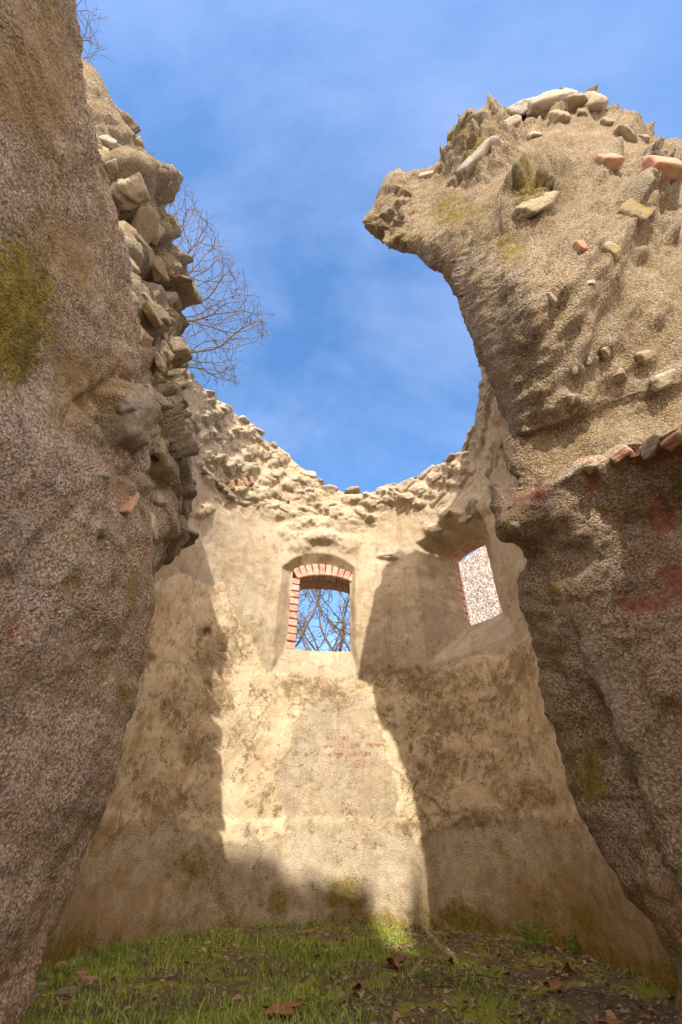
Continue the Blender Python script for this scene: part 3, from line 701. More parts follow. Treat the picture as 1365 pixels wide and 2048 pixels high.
k1 = pix(765, 400, 4.1)
rings.append(row(pix(758, 482, 4.0), pix(792, 452, 3.85), pix(800, 420, 3.95), pix(805, 385, 4.15), pix(800, 345, 4.45), pix(796, 345, 4.8), pix(775, 420, 4.4)))
rings.append(row(pix(735, 456, 3.98), pix(742, 452, 3.93), pix(748, 442, 3.93), pix(752, 425, 3.98), pix(750, 412, 4.1), pix(746, 420, 4.2), pix(738, 440, 4.1)))
rings.append([tip + (q - tip) * .15 for q in rings[-1]])
rw, rG, rN = mk_wall('ruined_wall', rings, M['cast'], (2.2, 1.2, 0), 'tall sunlit fragment of the front wall at the upper right with a beak of broken arch reaching into the sky', .018, [1, 1, 1, 1, 3, 5, 4],
    (.045, .03, .012), rubble=[(790, 400, 50, 90, .8), (930, 330, 60, 60, .9), (1120, 190, 110, 50, 1.1), (1300, 400, 70, 160, .7), (1060, 400, 60, 60, .6), (1010, 250, 70, 50, 1), (1200, 720, 140, 70, .45)],
    masks=dict(moss=[(910, 430, 80, 60, .62), (1060, 410, 50, 50, .65), (1010, 490, 80, 45, .5), (800, 480, 60, 30, .5), (1240, 460, 40, 60, .35), (950, 330, 60, 50, .5)], ochre=[(960, 560, 70, 120, .35), (1130, 850, 120, 80, .3), (1250, 700, 120, 100, .1)],
               stain=[(950, 320, 60, 60, .5), (780, 420, 60, 60, .4), (1230, 900, 60, 60, .3)], brick=[]), seed=53, rscale=3.2, ramp=.10, stones=LIST_R, ribs=(.45, -.1, .85))

# right foreground: low jamb close to the camera
silr = [(1352, 2060, 1.2), (1335, 1960, 1.25), (1292, 1860, 1.32), (1245, 1785, 1.4), (1198, 1712, 1.47), (1150, 1600, 1.53), (1120, 1470, 1.6), (1085, 1360, 1.66), (1062, 1260, 1.72), (1045, 1175, 1.76), (1060, 1120, 1.76), (1042, 1082, 1.74), (1022, 1056, 1.7)]
q1 = [(1420, 2060, 1.0), (1410, 1960, 1.02), (1390, 1860, 1.06), (1370, 1785, 1.1), (1340, 1712, 1.16), (1300, 1600, 1.22), (1275, 1470, 1.3), (1240, 1360, 1.36), (1215, 1260, 1.42), (1200, 1175, 1.46), (1190, 1110, 1.48), (1170, 1060, 1.5), (1140, 1020, 1.52)]
q2 = [(1700, 2060, .85), (1650, 1960, .85), (1620, 1860, .9), (1580, 1785, .95), (1540, 1712, 1.0), (1500, 1600, 1.05), (1470, 1470, 1.1), (1450, 1360, 1.15), (1430, 1260, 1.2), (1420, 1175, 1.24), (1420, 1090, 1.28), (1410, 1020, 1.3), (1400, 970, 1.32)]
rings = [row((1.0, 1.7, -.1), (.92, 1.1, -.1), (1.05, .6, -.1), (1.2, -1.0, -.1), (3.2, -1.0, -.1), (3.2, 1.3, -.1), (1.6, 1.85, -.1))]
for a_, b_q, c_q in zip(silr, q1, q2):
    p = pix(*a_); x, y, zz = p; zb = min(zz, 1.35)
    rings.append(row(p, pix(*b_q), pix(*c_q), (1.35, -1.0, zb), (3.2, -1.0, zb), (3.2, 1.3, zb + .1), (x + .6, y + .15, zz)))
rings.append(row(pix(1022, 1036, 1.70), pix(1100, 975, 1.56), pix(1230, 905, 1.44), pix(1500, 890, 1.28), (3.0, -.6, 1.2), (3.0, 1.3, 1.5), pix(1085, 985, 1.85)))
rings.append(row(pix(1030, 1028, 1.74), pix(1108, 968, 1.64), pix(1235, 903, 1.6), pix(1500, 885, 1.42), (2.8, -.3, 1.25), (2.8, 1.3, 1.55), pix(1095, 980, 1.85)))
fw, fG, fN = mk_wall('ruined_wall', rings, M['dash'], (1.6, .8, 0), 'low dark broken wall filling the right edge with red brick showing along its top', .013, [1, 1, 1, 3, 6, 6, 4],
    (.07, .045, .014), rubble=[ (1090, 1330, 30, 120, .3), (1240, 1350, 60, 130, .35)],
    masks=dict(moss=[(1170, 1540, 50, 100, .75), (1270, 1650, 60, 120, .35), (1120, 1180, 25, 80, .45), (1320, 1900, 60, 80, .45), (1230, 1800, 60, 50, .4)],
               ochre=[(1330, 1500, 60, 90, .7), (1250, 1020, 50, 50, .5), (1300, 1830, 110, 110, .7), (1340, 1130, 50, 60, .4)], stain=[(1260, 1010, 40, 40, .6), (1310, 1190, 60, 40, .5), (1320, 1530, 60, 70, .6), (1260, 1800, 90, 40, .8), (1120, 1240, 25, 60, .4), (1300, 1950, 60, 60, .5)],
               brick=[(1320, 905, 70, 24, 1.3), (1185, 955, 18, 35, 1.25), (1075, 990, 26, 14, 1.2), (1320, 1030, 32, 42, 1.25), (1290, 1205, 70, 24, 1.2), (1345, 1160, 35, 40, 1.3), (1248, 1040, 16, 16, .7), (1020, 1020, 30, 14, .7), (1235, 930, 40, 14, .6)]), seed=71, rscale=5.0, ramp=.06, stones=LIST_F)

# ------------------------------------------------------------------ stones on the broken walls: placed on the surface nearest to a sight line
def near(G, N, px, py):
    X_, Y_ = proj(G); V = np.array([0, 0, CAMZ]) - G; fac = (V * N).sum(-1) > 0
    e = (X_ - px) ** 2 + (Y_ - py) ** 2 + np.where(fac, 0, 1e7) 
    d = np.linalg.norm(V, axis=-1); m = e < e.min() + 60
    idx = np.argmin(np.where(m, d, 99)); i, j = np.unravel_index(idx, e.shape)
    return G[i, j], N[i, j], d[i, j]
def stones_on(wall, G, N, lst, default='stone'):
    for it in lst:
        x, y, a, b, tw = it[:5]; mt = it[5] if len(it) > 5 else default
        p, n, d = near(G, N, x, y); sc = d / FPX * .8
        o_ = max(.03, min(a, b) * sc * .8); p = p - n * o_ * .5
        if mt == 'brick': brick(wall, p, n, (a * sc * 2, b * sc * 2, o_ * 2), tw, 'brick')
        else: stone(wall, p, n, (a * sc, b * sc, o_), tw, mt, 'stone', 4)
stones_on(rw, rG, rN, LIST_R); stones_on(mw, mG, mN, LIST_M); stones_on(lw, lG, lN, LIST_L, 'mossy'); stones_on(fw, fG, fN, LIST_F)

# ------------------------------------------------------------------ unseen blocker added behind the camera, its notched top shapes the sun patch
def sun_blocker():
    prof = [(-2.6, 1.3), (-2.0, 2.9), (-1.4, 3.9), (-1.0, 4.35), (-.75, 4.5), (-.45, 4.46), (-.1, 4.38), (.15, 4.34), (.29, 4.25), (.34, 3.3), (.5, 3.2), (.55, 3.95), (.64, 4.3), (.73, 4.55), (.78, 2.6), (.84, 2.42), (1.3, 2.40), (2.0, 2.4), (2.4, 2.0)]
    xs = np.linspace(-2.6, 2.4, 240); Y1 = -9.0
    zt = np.interp(xs, [p[0] for p in prof], [p[1] for p in prof]) - math.tan(SUN_EL) * Y1
    zt = zt + .12 * fbm(np.stack([xs, xs * 0, xs * 0], 1), 2.5, 4, .6) + .22 * np.round(2 * vnoise(np.stack([xs, xs * 0 + .4, xs * 0], 1), 5)) / 2 * (xs < .3)
    n = 90; rows_ = []
    for t in np.linspace(0, 1, n): rows_.append(np.stack([xs, xs * 0 + Y1, -.1 + t * (zt + .1)], 1))
    G = np.array(rows_); d = fbm(G, 2, 4, .55, 3) * .04
    Fg = G.copy(); Fg[..., 1] += d; Bk = G.copy(); Bk[..., 1] -= .5 + d; 
    V = np.vstack([Fg.reshape(-1, 3), Bk.reshape(-1, 3)]); c = len(xs); o = n * c
    q = [grid_faces(n, c, False), grid_faces(n, c, False, None, o)[:, ::-1]]
    j = np.arange(c - 1); q.append(np.stack([(n-1)*c + j, (n-1)*c + j + 1, o + (n-1)*c + j + 1, o + (n-1)*c + j], 1))
    i = np.arange(n - 1)
    for s in (0, c - 1): q.append(np.stack([i*c + s, (i+1)*c + s, o + (i+1)*c + s, o + i*c + s], 1))
    z0 = np.zeros(len(V)); a = dict(cream=z0, stain=z0 + .3, ochre=z0, moss=z0 + .1, brick=z0, stone=z0, srand=z0)
    ob = mesh_obj('ruined_wall', V, [np.vstack(q)], M['cast'], None, (0, Y1, 0), True, a)  # added slab that only blocks sunlight, not part of the ruin
    tag(ob, 'unseen ragged blocker added behind the viewer to shape the sun patch', 'wall')
sun_blocker()

# ------------------------------------------------------------------ neighbouring wall seen through the right window
def neighbour():
    m = NT('white_roughcast'); P = m.pos(); g = m.noise(P, 34, 5, .75, .6); n_ = m.noise(P, 7, 4, .7)
    gcn = m.vor(P, 38, 'Color'); sc_ = m.n("ShaderNodeSeparateColor"); m.l(gcn, sc_.inputs[0])
    col = m.mix(m.rng(sc_.outputs[0], .25, .85), (.12, .095, .08), (.42, .37, .345)); col = m.mix(m.rng(n_, .4, .7, 0, .4), col, (.36, .29, .24))
    mt = m.done(col, m.bump(g, .8, .02))
    # top edge passes through two sight lines
    Yn = 9.0
    p1 = pixY(925, 1120, Yn); p2 = pixY(985, 1078, Yn)
    sl = (p2[2] - p1[2]) / (p2[0] - p1[0]); xs = np.linspace(p1[0] - .9, p1[0] + 4.5, 90)
    zt = np.minimum(p1[2] + sl * (xs - p1[0]), p1[2] + 2.6); zt = np.maximum(zt, .5)
    rows_ = [np.stack([xs, xs * 0 + Yn, t * zt], 1) for t in np.linspace(0, 1, 90)]
    G = np.array(rows_); G[..., 1] -= .03 * fbm(G, 6, 3); Bk = G.copy(); Bk[..., 1] += .6
    V = np.vstack([G.reshape(-1, 3), Bk.reshape(-1, 3)]); n = c = 90; o = n * c
    q = [grid_faces(n, c, False), grid_faces(n, c, False, None, o)[:, ::-1]]
    j = np.arange(c - 1); q.append(np.stack([(n-1)*c + j, (n-1)*c + j + 1, o + (n-1)*c + j + 1, o + (n-1)*c + j], 1))
    i = np.arange(n - 1)
    for s in (0, c - 1): q.append(np.stack([i*c + s, (i+1)*c + s, o + (i+1)*c + s, o + i*c + s], 1))
    ob = mesh_obj('gable_wall', V, [np.vstack(q)], mt, None, (float(xs.mean()), Yn, 0), True)
    tag(ob, 'speckled white roughcast wall seen outside through the right window', 'wall')
neighbour()

# ------------------------------------------------------------------ ground
def gz(x, y):
    P = np.stack([np.asarray(x, float), np.asarray(y, float), np.zeros_like(np.asarray(x, float))], -1)
    return fbm(P, 1.4, 4, .5, 8) * .035 + fbm(P, 9, 3, .55, 18) * .012
def ground():
    m = NT('mossy_soil'); P = m.pos()
    a = m.noise(P, 2.6, 6, .65, .5); b = m.noise(P, 35, 5, .7); c_ = m.vor(P, 60, 'Color')
    soil = m.mix(b, (.30, .20, .125), (.09, .06, .035)); sc = m.n("ShaderNodeSeparateColor"); m.l(c_, sc.inputs[0])
    soil = m.mix(m.rng(sc.outputs[0], .9, .95), soil, (.36, .32, .26))
    mo = m.mix(b, (.22, .25, .03), (.46, .44, .065))
    col = m.mix(m.rng(m.math('ADD', a, m.math('MULTIPLY', b, .3)), .53, .68), mo, soil)
    nn = m.bump(b, 1.0, .02); nn = m.bump(m.noise(P, 150, 3, .7), 1.0, .008, nn)
    sy = m.n('ShaderNodeSeparateXYZ'); m.l(P, sy.inputs[0])
    col = m.mix(m.rng(m.math('ADD', sy.outputs[1], m.math('MULTIPLY', a, .8)), .9, .2), col, m.mix(b, (.52, .45, .34), (.36, .30, .22)))  # unseen ground around and behind the camera, made paler to bounce light inside
    mt = m.done(col, nn)
    n = 420; xs = np.sort(np.concatenate([np.linspace(-2.2, 2.2, n), -np.geomspace(2.3, 900, 30), np.geomspace(2.3, 900, 30)]))
    ys = np.sort(np.concatenate([np.linspace(-.5, 5.8, 520), -np.geomspace(.6, 900, 30), np.geomspace(6, 900, 30)]))
    Xg, Yg = np.meshgrid(xs, ys); Zg_ = gz(Xg, Yg) * np.exp(-(np.maximum(np.abs(Xg) - 2, 0)) / 3)
    V = np.stack([Xg, Yg, Zg_], -1)
    o = mesh_obj('ground', V.reshape(-1, 3), [grid_faces(len(ys), len(xs), False)], mt); o['kind'] = 'structure'
ground()

# ------------------------------------------------------------------ grass, moss and litter
def leaf_mat(name, a, b, tr=.25):
    m = NT(name); r = m.attr('brand'); m.b.inputs['Roughness'].default_value = .6
    return m.done(m.mix(r, a, b))
M['grass'] = leaf_mat('grass_blades', (.16, .26, .03), (.52, .54, .11))
M['litter'] = leaf_mat('leaf_litter', (.20, .11, .05), (.50, .34, .20))
m = NT('dry_leaf'); P = m.pos(); M['dry'] = m.done(m.mix(m.noise(P, 25, 4, .6), (.42, .22, .09), (.22, .11, .05)), m.bump(m.noise(P, 60, 4), .6, .01))
m = NT('green_leaf'); P = m.pos(); M['weed'] = m.done(m.mix(m.noise(P, 20, 3), (.10, .24, .04), (.20, .36, .08)))
def inside(x, y, mar=.0):
    r = R0 - mar
    return np.where(y > YC, x * x + (y - YC) ** 2 < r * r, np.abs(x) < r)
def scatter_blades():
    n = 85000; x = rng.uniform(-1.7, 1.7, n); y = rng.uniform(1.2, 5.3, n)
    P = np.stack([x, y, x * 0], 1); den = fbm(P, 2.0, 4, .6, 44) * .9 + .40 - .42 * sst(-.2, 1.2, x) + .25 * sst(3.2, 2.2, y) * sst(.8, 0, x)
    r2 = np.sqrt(x**2 + np.maximum(y - YC, 0)**2); den = den + .25 * sst(1.4, 1.65, r2) * sst(1.2, .4, x)
    k = (rng.random(n) < np.clip(den, .04, 1)) & inside(x, y, .02); x, y, den = x[k], y[k], den[k]; n = len(x)
    h = rng.uniform(.015, .05, n) * (0.7 + .9 * np.clip(den, 0, 1)); tall = rng.random(n) < .05; h[tall] *= 2.0
    an = rng.uniform(0, 2 * np.pi, n); lean = rng.uniform(.2, 1.1, n) * h; wd = rng.uniform(.0012, .0028, n)
    z0 = gz(x, y) - .004; dx, dy = np.cos(an), np.sin(an); wx_, wy_ = -dy * wd, dx * wd
    V = np.zeros((n, 5, 3))
    for q, (f, g) in enumerate(((0, 1), (0, -1), (.5, .8), (.5, -.8), (1, 0))):
        V[:, q, 0] = x + dx * lean * f * f + wx_ * g; V[:, q, 1] = y + dy * lean * f * f + wy_ * g; V[:, q, 2] = z0 + h * f * (1 - .25 * f)
    b_ = np.arange(n)[:, None] * 5
    q4 = b_ + np.array([0, 1, 3, 2]); t3 = b_ + np.array([2, 3, 4])
    br = np.repeat(np.clip(rng.random(n) * .8 + .2 * fbm(np.stack([x, y, x * 0], 1), 3, 2), 0, 1), 5)
    o = mesh_obj('grass', V.reshape(-1, 3), [q4, t3], M['grass'], None, (0, 0, 0), False, dict(brand=br)); tag(o, 'short grass and moss covering the floor of the apse', 'grass', None, 'stuff')
scatter_blades()
def scatter_litter():
    n = 6500; x = rng.uniform(-1.65, 1.65, n); y = rng.uniform(1.4, 5.25, n)
    P = np.stack([x, y, x * 0], 1); den = .3 + fbm(P, 2.2, 3, .6, 91) * .8 + .45 * sst(-.2, 1.2, x)
    k = (rng.random(n) < den) & inside(x, y, .03); x, y = x[k], y[k]; n = len(x)
    L_ = rng.uniform(.006, .024, n); W_ = L_ * rng.uniform(.25, .8, n); an = rng.uniform(0, 6.28, n)
    Vs = np.zeros((n, 6, 3)); sh = [(-1, 0), (-.3, .9), (.5, .7), (1, 0), (.5, -.7), (-.3, -.9)]
    cu = rng.uniform(-.6, 1.0, n); tl = rng.uniform(-.5, .5, (n, 2))
    for q, (a, b) in enumerate(sh):
        la, lb = a * L_, b * W_
        Vs[:, q, 0] = x + la * np.cos(an) - lb * np.sin(an); Vs[:, q, 1] = y + la * np.sin(an) + lb * np.cos(an)
        Vs[:, q, 2] = gz(x, y) + .010 + cu * L_ * (abs(b) * .6) + tl[:, 0] * la + tl[:, 1] * lb
    b_ = np.arange(n)[:, None] * 6
    q4 = np.vstack([b_ + np.array([0, 1, 2, 3]), b_ + np.array([0, 3, 4, 5])])
    o = mesh_obj('leaf_litter', Vs.reshape(-1, 3), [q4], M['litter'], None, (0, 0, 0), False, dict(brand=np.repeat(rng.random(n), 6)))
    tag(o, 'brown bits of fallen leaves and bark strewn over the floor', 'leaf litter', None, 'stuff')
scatter_litter()

def maple_leaf(px, py, size, rot, label, group=None, curl=.25):
    p = pixZ(px, py, .02); p[2] = float(gz(p[0], p[1])) + .018
    lob = []
    for q in range(60):
        a = q / 60 * 2 * np.pi; r = .42 + .58 * abs(math.cos(a * 2.5)) ** 1.6; r *= 1 - .35 * (math.cos(a) < -.6)
        r *= 1 + .10 * math.sin(a * 19); lob.append((a, r))
    V = [(0, 0, 0)]
    for rr in (.35, .7, 1.0):
        for (a, r) in lob: V.append((math.cos(a) * r * rr * size, math.sin(a) * r * rr * size, curl * size * (rr ** 2) * (.5 + .5 * math.sin(a * 2.5 + rot))))
    V = np.array(V); n = 60; q4 = []; t3 = []
    for j in range(n):
        t3.append((0, 1 + j, 1 + (j + 1) % n))
        for k in range(2): q4.append((1 + k*n + j, 1 + (k+1)*n + j, 1 + (k+1)*n + (j+1) % n, 1 + k*n + (j+1) % n))
    V2 = np.vstack([V, V - (0, 0, .0012)]); m_ = len(V)
    q4 = np.array(q4); t3 = np.array(t3); o_ = 1 + 2 * n
    rimq = [(o_ + j, o_ + (j+1) % n, m_ + o_ + (j+1) % n, m_ + o_ + j) for j in range(n)]
    c, s = math.cos(rot), math.sin(rot); Rz = np.array([[c, -s, 0], [s, c, 0], [0, 0, 1]])
    ob = mesh_obj('dry_leaf', V2 @ Rz.T + p, [np.vstack([q4, q4[:, ::-1] + m_, rimq]), np.vstack([t3, t3[:, ::-1] + m_])], M['dry'], None, tuple(p))
    tag(ob, label, 'leaf', 'fallen dry leaves on the apse floor'); return ob
maple_leaf(555, 2022, .115, .4, 'large orange-brown maple leaf lying nearest the viewer at the bottom centre', curl=.12)
maple_leaf(790, 1925, .075, 1.2, 'dark curled leaf with a raised stalk right of the middle of the floor', curl=.5)
maple_leaf(640, 1912, .045, 2.2, 'small grey-brown leaf on the moss at the middle of the floor', curl=.4)
maple_leaf(715, 1965, .05, 3.0, 'dark brown shrivelled leaf between the large maple leaf and the curled leaf', curl=.5)
maple_leaf(1105, 1975, .06, .5, 'brown leaf lying on bare soil below the green weeds at the right', curl=.4)
maple_leaf(1140, 1942, .05, 1.8, 'pale folded leaf just below the green weeds at the right', curl=.7)
maple_leaf(1215, 2040, .06, .9, 'orange leaf cut by the bottom edge at the lower right', curl=.2)
maple_leaf(680, 1878, .045, .2, 'reddish brown leaf near the sunlit foot of the back wall', curl=.5)
maple_leaf(900, 1915, .04, 2.9, 'small pale leaf on dark soil right of the curled leaf', curl=.5)

def ground_stone(px, py, size, label, mat, name, cat, group=None, rot=0, isbrick=False):
    p = pixZ(px, py, .01); p[2] = float(gz(p[0], p[1])) + size[2] * .45
    _sc[0] += 1
    if isbrick:
        v, f = ICO[4]; k = 8.0; V = v * ((np.abs(v) ** k).sum(1) ** (-1 / k))[:, None]; V = V * (1 + .10 * fbm(v, 1.6, 3, .6, _sc[0])[:, None]) * np.array(size)
    else: V, f = rock(size, _sc[0] + 400)
    c, s = math.cos(rot), math.sin(rot); V = V @ np.array([[c, -s, 0], [s, c, 0], [0, 0, 1]]).T
    ob = mesh_obj(name, V + p, [[], f], M[mat], None, tuple(p)); tag(ob, label, cat, group); return ob
gb = 'broken brick pieces in the left corner'
ground_stone(112, 1936, (.06, .035, .022), 'orange broken brick piece against the foot of the left wall', 'brick', 'brick_fragment', 'brick', gb, .4, True)
ground_stone(162, 1952, (.03, .025, .018), 'small orange brick piece right of the larger one in the left corner', 'brick', 'brick_fragment', 'brick', gb, 1.0, True)
ground_stone(178, 1965, (.04, .022, .015), 'flat orange brick sliver on the grass edge in the left corner', 'brick', 'brick_fragment', 'brick', gb, 0.2, True)
ground_stone(85, 1972, (.03, .02, .014), 'orange brick crumb lowest in the left corner beside the grey stones', 'brick', 'brick_fragment', 'brick', gb, 2.2, True)
gs = 'loose stones in the left corner'
ground_stone(130, 1990, (.07, .055, .02), 'large flat tan stone at the lower left of the floor', 'stone', 'loose_stone', 'stone', gs, .3)
ground_stone(140, 1912, (.05, .03, .015), 'dark brown flat chip against the left wall foot', 'mossy', 'loose_stone', 'stone', gs, .3)
ground_stone(70, 1995, (.03, .025, .02), 'small grey pebble left of the large flat tan stone', 'stone', 'loose_stone', 'stone', gs, 1.3)
ground_stone(150, 1935, (.035, .02, .02), 'pale pebble between the brick pieces in the left corner', 'stone', 'loose_stone', 'stone', gs, .9)
ground_stone(100, 1955, (.03, .02, .015), 'grey pebble just below the largest brick piece', 'stone', 'loose_stone', 'stone', gs, .1)
ground_stone(208, 1945, (.022, .018, .014), 'pale pebble at the grass edge right of the brick pieces', 'stone', 'loose_stone', 'stone', gs, .1)
ground_stone(880, 1843, (.035, .03, .07), 'upright tan stone stub near the foot of the back wall', 'stone', 'loose_stone', 'stone')
for (x, y, lb) in [(1195, 1985, 'pale pebble on dark soil at the right, leftmost of three'), (1220, 1990, 'pale pebble on dark soil at the right, middle of three'), (1272, 1992, 'pale pebble on dark soil at the right, nearest the wall')]:
    ground_stone(x, y, (.02, .016, .012), lb, 'stone', 'pebble', 'pebble', 'pebbles at the right wall foot', x)

def tube(pts, rad, nside=5):
    pts = np.array(pts, float); n = len(pts); T = np.gradient(pts, axis=0); T /= np.linalg.norm(T, axis=1, keepdims=True) + 1e-9
    ref = np.array((.3, .2, 1.0)); A = np.cross(T, ref); A /= np.linalg.norm(A, axis=1, keepdims=True) + 1e-9; B = np.cross(T, A)
    a = np.arange(nside) / nside * 2 * np.pi
    V = pts[:, None] + (A[:, None] * np.cos(a)[None, :, None] + B[:, None] * np.sin(a)[None, :, None]) * np.asarray(rad)[:, None, None]
    return V.reshape(-1, 3), grid_faces(n, nside, True)
def twig(pa, pb, r, label):
    a = pixZ(*pa, .02); b = pixZ(*pb, .02); t = np.linspace(0, 1, 14)[:, None]
    P_ = a * (1 - t) + b * t; P_[:, :2] += .02 * np.stack([vnoise(P_, 9, 3), vnoise(P_, 9, 30)], 1); P_[:, 2] = gz(P_[:, 0], P_[:, 1]) + .016
    V, q = tube(P_, np.linspace(r, r * .5, 14), 6); o = mesh_obj('twig', V, [q], M['bark'], None, tuple(a)); tag(o, label, 'twig', 'fallen twigs on the apse floor')
twig((940, 1940), (1030, 1952), .005, 'thin straight twig left of the green weeds')
twig((1150, 1975), (1225, 1985), .007, 'curved twig on dark soil at the lower right')
twig((700, 1990), (730, 1930), .004, 'short dark twig standing between leaves near the middle')
twig((1050, 1925), (1100, 1935), .004, 'short twig lying just below the clump of green weeds')

def weed(px, py, h, n, label):
    p = pixZ(px, py, 0); p[2] = float(gz(p[0], p[1])); r = random.Random(int(px * 7 + py))
    e = bpy.data.objects.new('weed', None); C.objects.link(e); e.location = p; tag(e, label, 'weed', 'leafy weeds at the wall foot'); h = h * 1.35; n = int(n * 1.5)
    Vs, Qs, o = [], [], 0; Ls, Lq, lo = [], [], 0
    for k in range(n):
        an = r.uniform(0, 6.28); rr = r.uniform(.2, 1.0) * h; hh = r.uniform(.4, 1.0) * h
        tip = p + np.array((math.cos(an) * rr, math.sin(an) * rr, hh)); t = np.linspace(0, 1, 6)[:, None]
        pts = p * (1 - t) + tip * t; pts[:, 2] = p[2] + hh * np.sin(t[:, 0] * 1.57)
        V, q = tube(pts, np.linspace(.0018, .0009, 6), 4); Vs.append(V); Qs.append(q + o); o += len(V)
        for j in range(3):
            c = pts[-1] if j == 0 else pts[-2]; la = an + (j - 1) * 1.5 * (1 if j else 0) + r.uniform(-.4, .4); Lz = r.uniform(.35, .6) * h * .42
            d = np.array((math.cos(la), math.sin(la), r.uniform(-.2, .3))); sd_ = np.array((-math.sin(la), math.cos(la), 0))
            outl = [(0, 0), (.25, .38), (.6, .48), (.9, .3), (1.1, 0), (.9, -.3), (.6, -.48), (.25, -.38)]
            V = np.array([c + d * a * Lz + sd_ * b * Lz + np.array((0, 0, abs(b) * .3 * Lz)) for a, b in outl] + [c + d * .55 * Lz])
            Ls.append(V); 
            for i in range(8): Lq.append((lo + i, lo + (i + 1) % 8, lo + 8))
            lo += 9
    mesh_obj('stem', np.vstack(Vs), [np.vstack(Qs)], M['weed'], e, tuple(p)); mesh_obj('foliage', np.vstack(Ls), [[], np.array(Lq)], M['weed'], e, tuple(p), False)
weed(1078, 1900, .11, 14, 'biggest green weed on the floor, at the right near the wall')
weed(1150, 1905, .07, 10, 'low green weed right of the biggest one, against the right wall')
weed(1045, 1912, .06, 8, 'small weed just left of the biggest one')
weed(962, 1850, .08, 8, 'green weed at the foot of the back wall right of the sunlit strip')
weed(1010, 1860, .07, 8, 'green weed at the wall foot between the back weed and the biggest one')
weed(300, 1870, .07, 9, 'green weed at the left wall foot')
weed(385, 1850, .07, 9, 'green weed left of centre at the back wall foot')
weed(850, 1965, .05, 8, 'small bright weed in the mossy middle of the floor')
weed(230, 1915, .06, 8, 'low green weed nearest the brick pieces on the left')

# ------------------------------------------------------------------ bare trees
def colonize(base, h_trunk, attr, step=.3, kill=.45, infl=6, iters=160, lean=(0, 0)):
    nodes = [np.array(base, float)]; par = [-1]
    n0 = int(h_trunk / step)
    for i in range(n0):
        nodes.append(nodes[-1] + np.array((lean[0] * step + .05 * step * random.uniform(-1, 1), lean[1] * step, step))); par.append(i)
    A = np.array(attr); N = np.array(nodes); dmin = np.full(len(A), 1e9); own = np.zeros(len(A), int)
    def upd(start):
        nonlocal dmin, own
        d = np.linalg.norm(A[:, None] - N[None, start:], axis=2); j = d.argmin(1); dm = d[np.arange(len(A)), j]; k = dm < dmin
        dmin[k] = dm[k]; own[k] = j[k] + start
    upd(0)
    for it in range(iters):
        act = dmin < (1e9 if it < 40 else infl)
        if not act.any(): break
        o = own[act]; dv = A[act] - N[o]; dv /= np.linalg.norm(dv, axis=1, keepdims=True) + 1e-9
        u, inv = np.unique(o, return_inverse=True); S_ = np.zeros((len(u), 3)); np.add.at(S_, inv, dv)
        S_ += rng.normal(0, .18, S_.shape) * np.linalg.norm(S_, axis=1, keepdims=True)
        S_ /= np.linalg.norm(S_, axis=1, keepdims=True) + 1e-9
        new = N[u] + S_ * step
        dd = np.array([np.min(np.linalg.norm(N[max(0, len(N) - 800):] - q, axis=1)) for q in new]); k = dd > step * .35
        new, u = new[k], u[k]
        if not len(new): break
        st = len(N); N = np.vstack([N, new]); par += list(u); upd(st)
        al = dmin > kill
        A, dmin, own = A[al], dmin[al], own[al]
        if not len(A): break
    return N, np.array(par)
def tree_mesh(N, par, r_tip, expo, rmin_split, label, mat, group, twigs=True, tw_len=.5):
    n = len(N); kids = [[] for _ in range(n)]
    for i in range(1, n): kids[par[i]].append(i)
    rad = np.zeros(n)
    for i in range(n - 1, -1, -1):
        s = sum(rad[k] ** expo for k in kids[i]); rad[i] = max(r_tip, s ** (1 / expo)) if kids[i] else r_tip
    parts = {'trunk': [[], [], 0], 'branches': [[], [], 0]}
    def add(which, pts, rr, ns):
        V, q = tube(pts, rr, ns); P_ = parts[which]; P_[0].append(V); P_[1].append(q + P_[2]); P_[2] += len(V)
    stack = [(0, None)]
    while stack:
        i, pre = stack.pop(); chain = ([] if pre is None else [pre]) + [i]
        while kids[chain[-1]]:
            ks = sorted(kids[chain[-1]], key=lambda k: -rad[k])
            for k in ks[1:]: stack.append((k, chain[-1]))
            chain.append(ks[0])
        pts = N[chain]; rr = rad[chain].copy()
        if pre is not None and len(rr) > 1: rr[0] = min(rr[0], rr[1] * 1.2)
        if len(pts) < 2: continue
        if len(pts) > 2: pts = pts.copy(); pts[1:-1] = pts[1:-1] * .5 + (pts[:-2] + pts[2:]) * .25
        thick = rr > rmin_split
        if thick.any() and thick[0]:
            e = int(np.argmin(thick)) if not thick.all() else len(rr)
            if e >= 2: add('trunk', pts[:e], rr[:e], 8)
            if e < len(rr): add('branches', pts[max(e - 1, 0):], rr[max(e - 1, 0):], 4)
        else: add('branches', pts, rr, 4)
    if twigs:
        for i in range(1, n):
            if rad[i] > r_tip * 2.6: continue
            for q in range(2 if not kids[i] else 1):
                if kids[i] and random.random() < .35: continue
                d = N[i] - N[par[i]]; d = d / (np.linalg.norm(d) + 1e-9) + rng.normal(0, .55, 3); d /= np.linalg.norm(d)
                L_ = tw_len * random.uniform(.4, 1); p1 = N[i] + d * L_ * .5; d2 = d + rng.normal(0, .3, 3); p2 = p1 + d2 / np.linalg.norm(d2) * L_ * .5
                add('branches', [N[i], p1, p2], np.array([r_tip * .8, r_tip * .65, r_tip * .4]), 3)
                d3 = d + rng.normal(0, .6, 3); add('branches', [p1, p1 + d3 / np.linalg.norm(d3) * L_ * .35], np.array([r_tip * .6, r_tip * .4]), 3)
    e = bpy.data.objects.new('bare_tree', None); C.objects.link(e); e.location = N[0]; tag(e, label, 'tree', group)
    for k, (V, q, _) in parts.items():
        if V: mesh_obj(k, np.vstack(V), [np.vstack(q)], mat, e, tuple(N[0]))
    return e
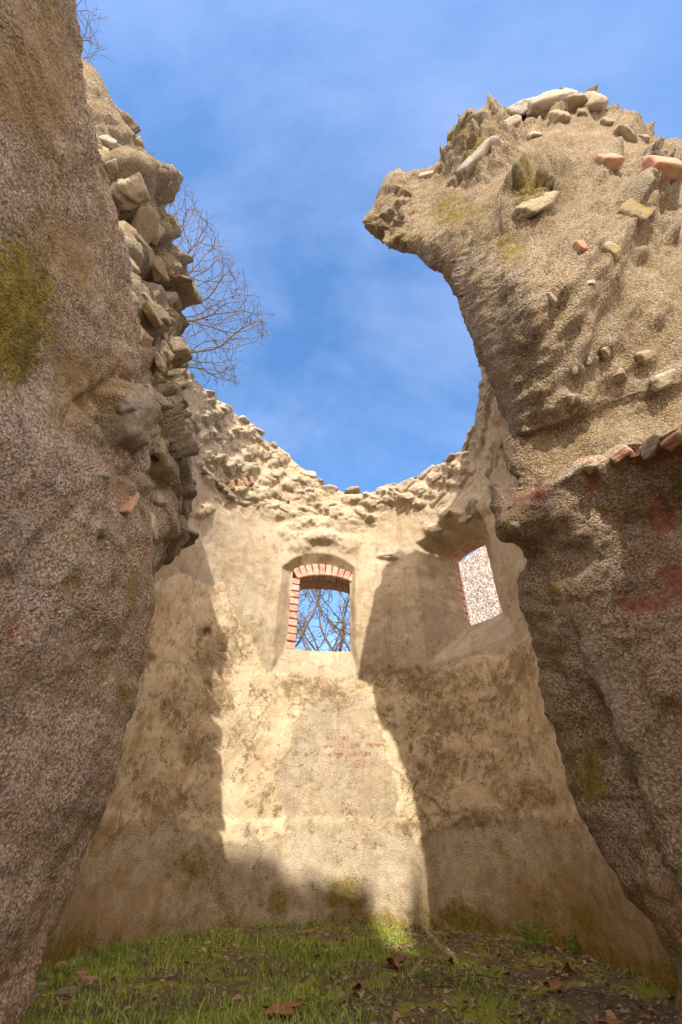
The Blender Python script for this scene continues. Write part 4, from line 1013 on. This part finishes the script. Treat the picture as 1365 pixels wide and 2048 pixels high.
def attractors_px(poly, tlo, thi, n):
    poly = np.array(poly, float); out = []
    while len(out) < n:
        x = random.uniform(poly[:, 0].min(), poly[:, 0].max()); y = random.uniform(poly[:, 1].min(), poly[:, 1].max())
        if inpoly(np.array([x]), np.array([y]), poly)[0]: out.append(pix(x, y, random.uniform(tlo, thi)))
    return out
gt = 'bare trees behind the left wall'
polyA = [(200, 330), (330, 350), (400, 395), (440, 470), (470, 520), (500, 590), (538, 620), (535, 690), (500, 665), (470, 700), (490, 770), (430, 775), (380, 740), (330, 760), (250, 700), (180, 500)]
N_, p_ = colonize((-7.0, 6.0, 0), 5.5, attractors_px(polyA, 9.5, 12.5, 2800), .22, .30, 9, 150)
tree_mesh(N_, p_, .0075, 2.3, .05, 'bare leafless tree whose spreading crown shows right of the left wall', M['bark'], gt, True, .42)
polyB = [(40, -120), (160, -100), (190, 10), (208, 80), (205, 165), (170, 150), (60, 120)]
N_, p_ = colonize((-8.0, 1.0, 0), 7.5, attractors_px(polyB, 8.5, 10.5, 620), .26, .36, 9, 120, (.12, 0))
tree_mesh(N_, p_, .006, 2.3, .05, 'bare tree whose twigs show highest at the upper left corner of the sky', M['bark'], gt, True, .42)
polyC = [(150, 200), (240, 262), (285, 285), (325, 325), (320, 350), (240, 350), (150, 330)]
N_, p_ = colonize((-9.0, 3.2, 0), 8.0, attractors_px(polyC, 10, 12, 260), .26, .36, 9, 120, (.1, 0))
tree_mesh(N_, p_, .006, 2.3, .05, 'bare tree showing only a small fan of twigs above the left wall', M['bark'], gt, True, .42)
gw = 'bare trees outside the middle window'
for q, (bx, by, lb) in enumerate([(-1.6, 11.5, 'bare tree outside the middle window whose thick limb curves in from the left'), (-.15, 13.0, 'bare tree standing upright behind the middle of the small window'), (.9, 12.0, 'bare tree outside the middle window at its right side')]):
    at_ = []
    while len(at_) < 620:
        p = rng.uniform((-3.0, -1.5, 0), (3.0, 1.5, 6.0)); 
        if (p[0] / 3) ** 2 + ((p[2] - 2.7) / 3.3) ** 2 < 1: at_.append((bx + p[0], by + p[1], 2.6 + p[2]))
    N_, p_ = colonize((bx, by, 0), 2.4, at_, .22, .33, 9, 110, (.03, 0))
    tree_mesh(N_, p_,   .011, 2.15, .06, lb, M['bark'], gw, True, .5)
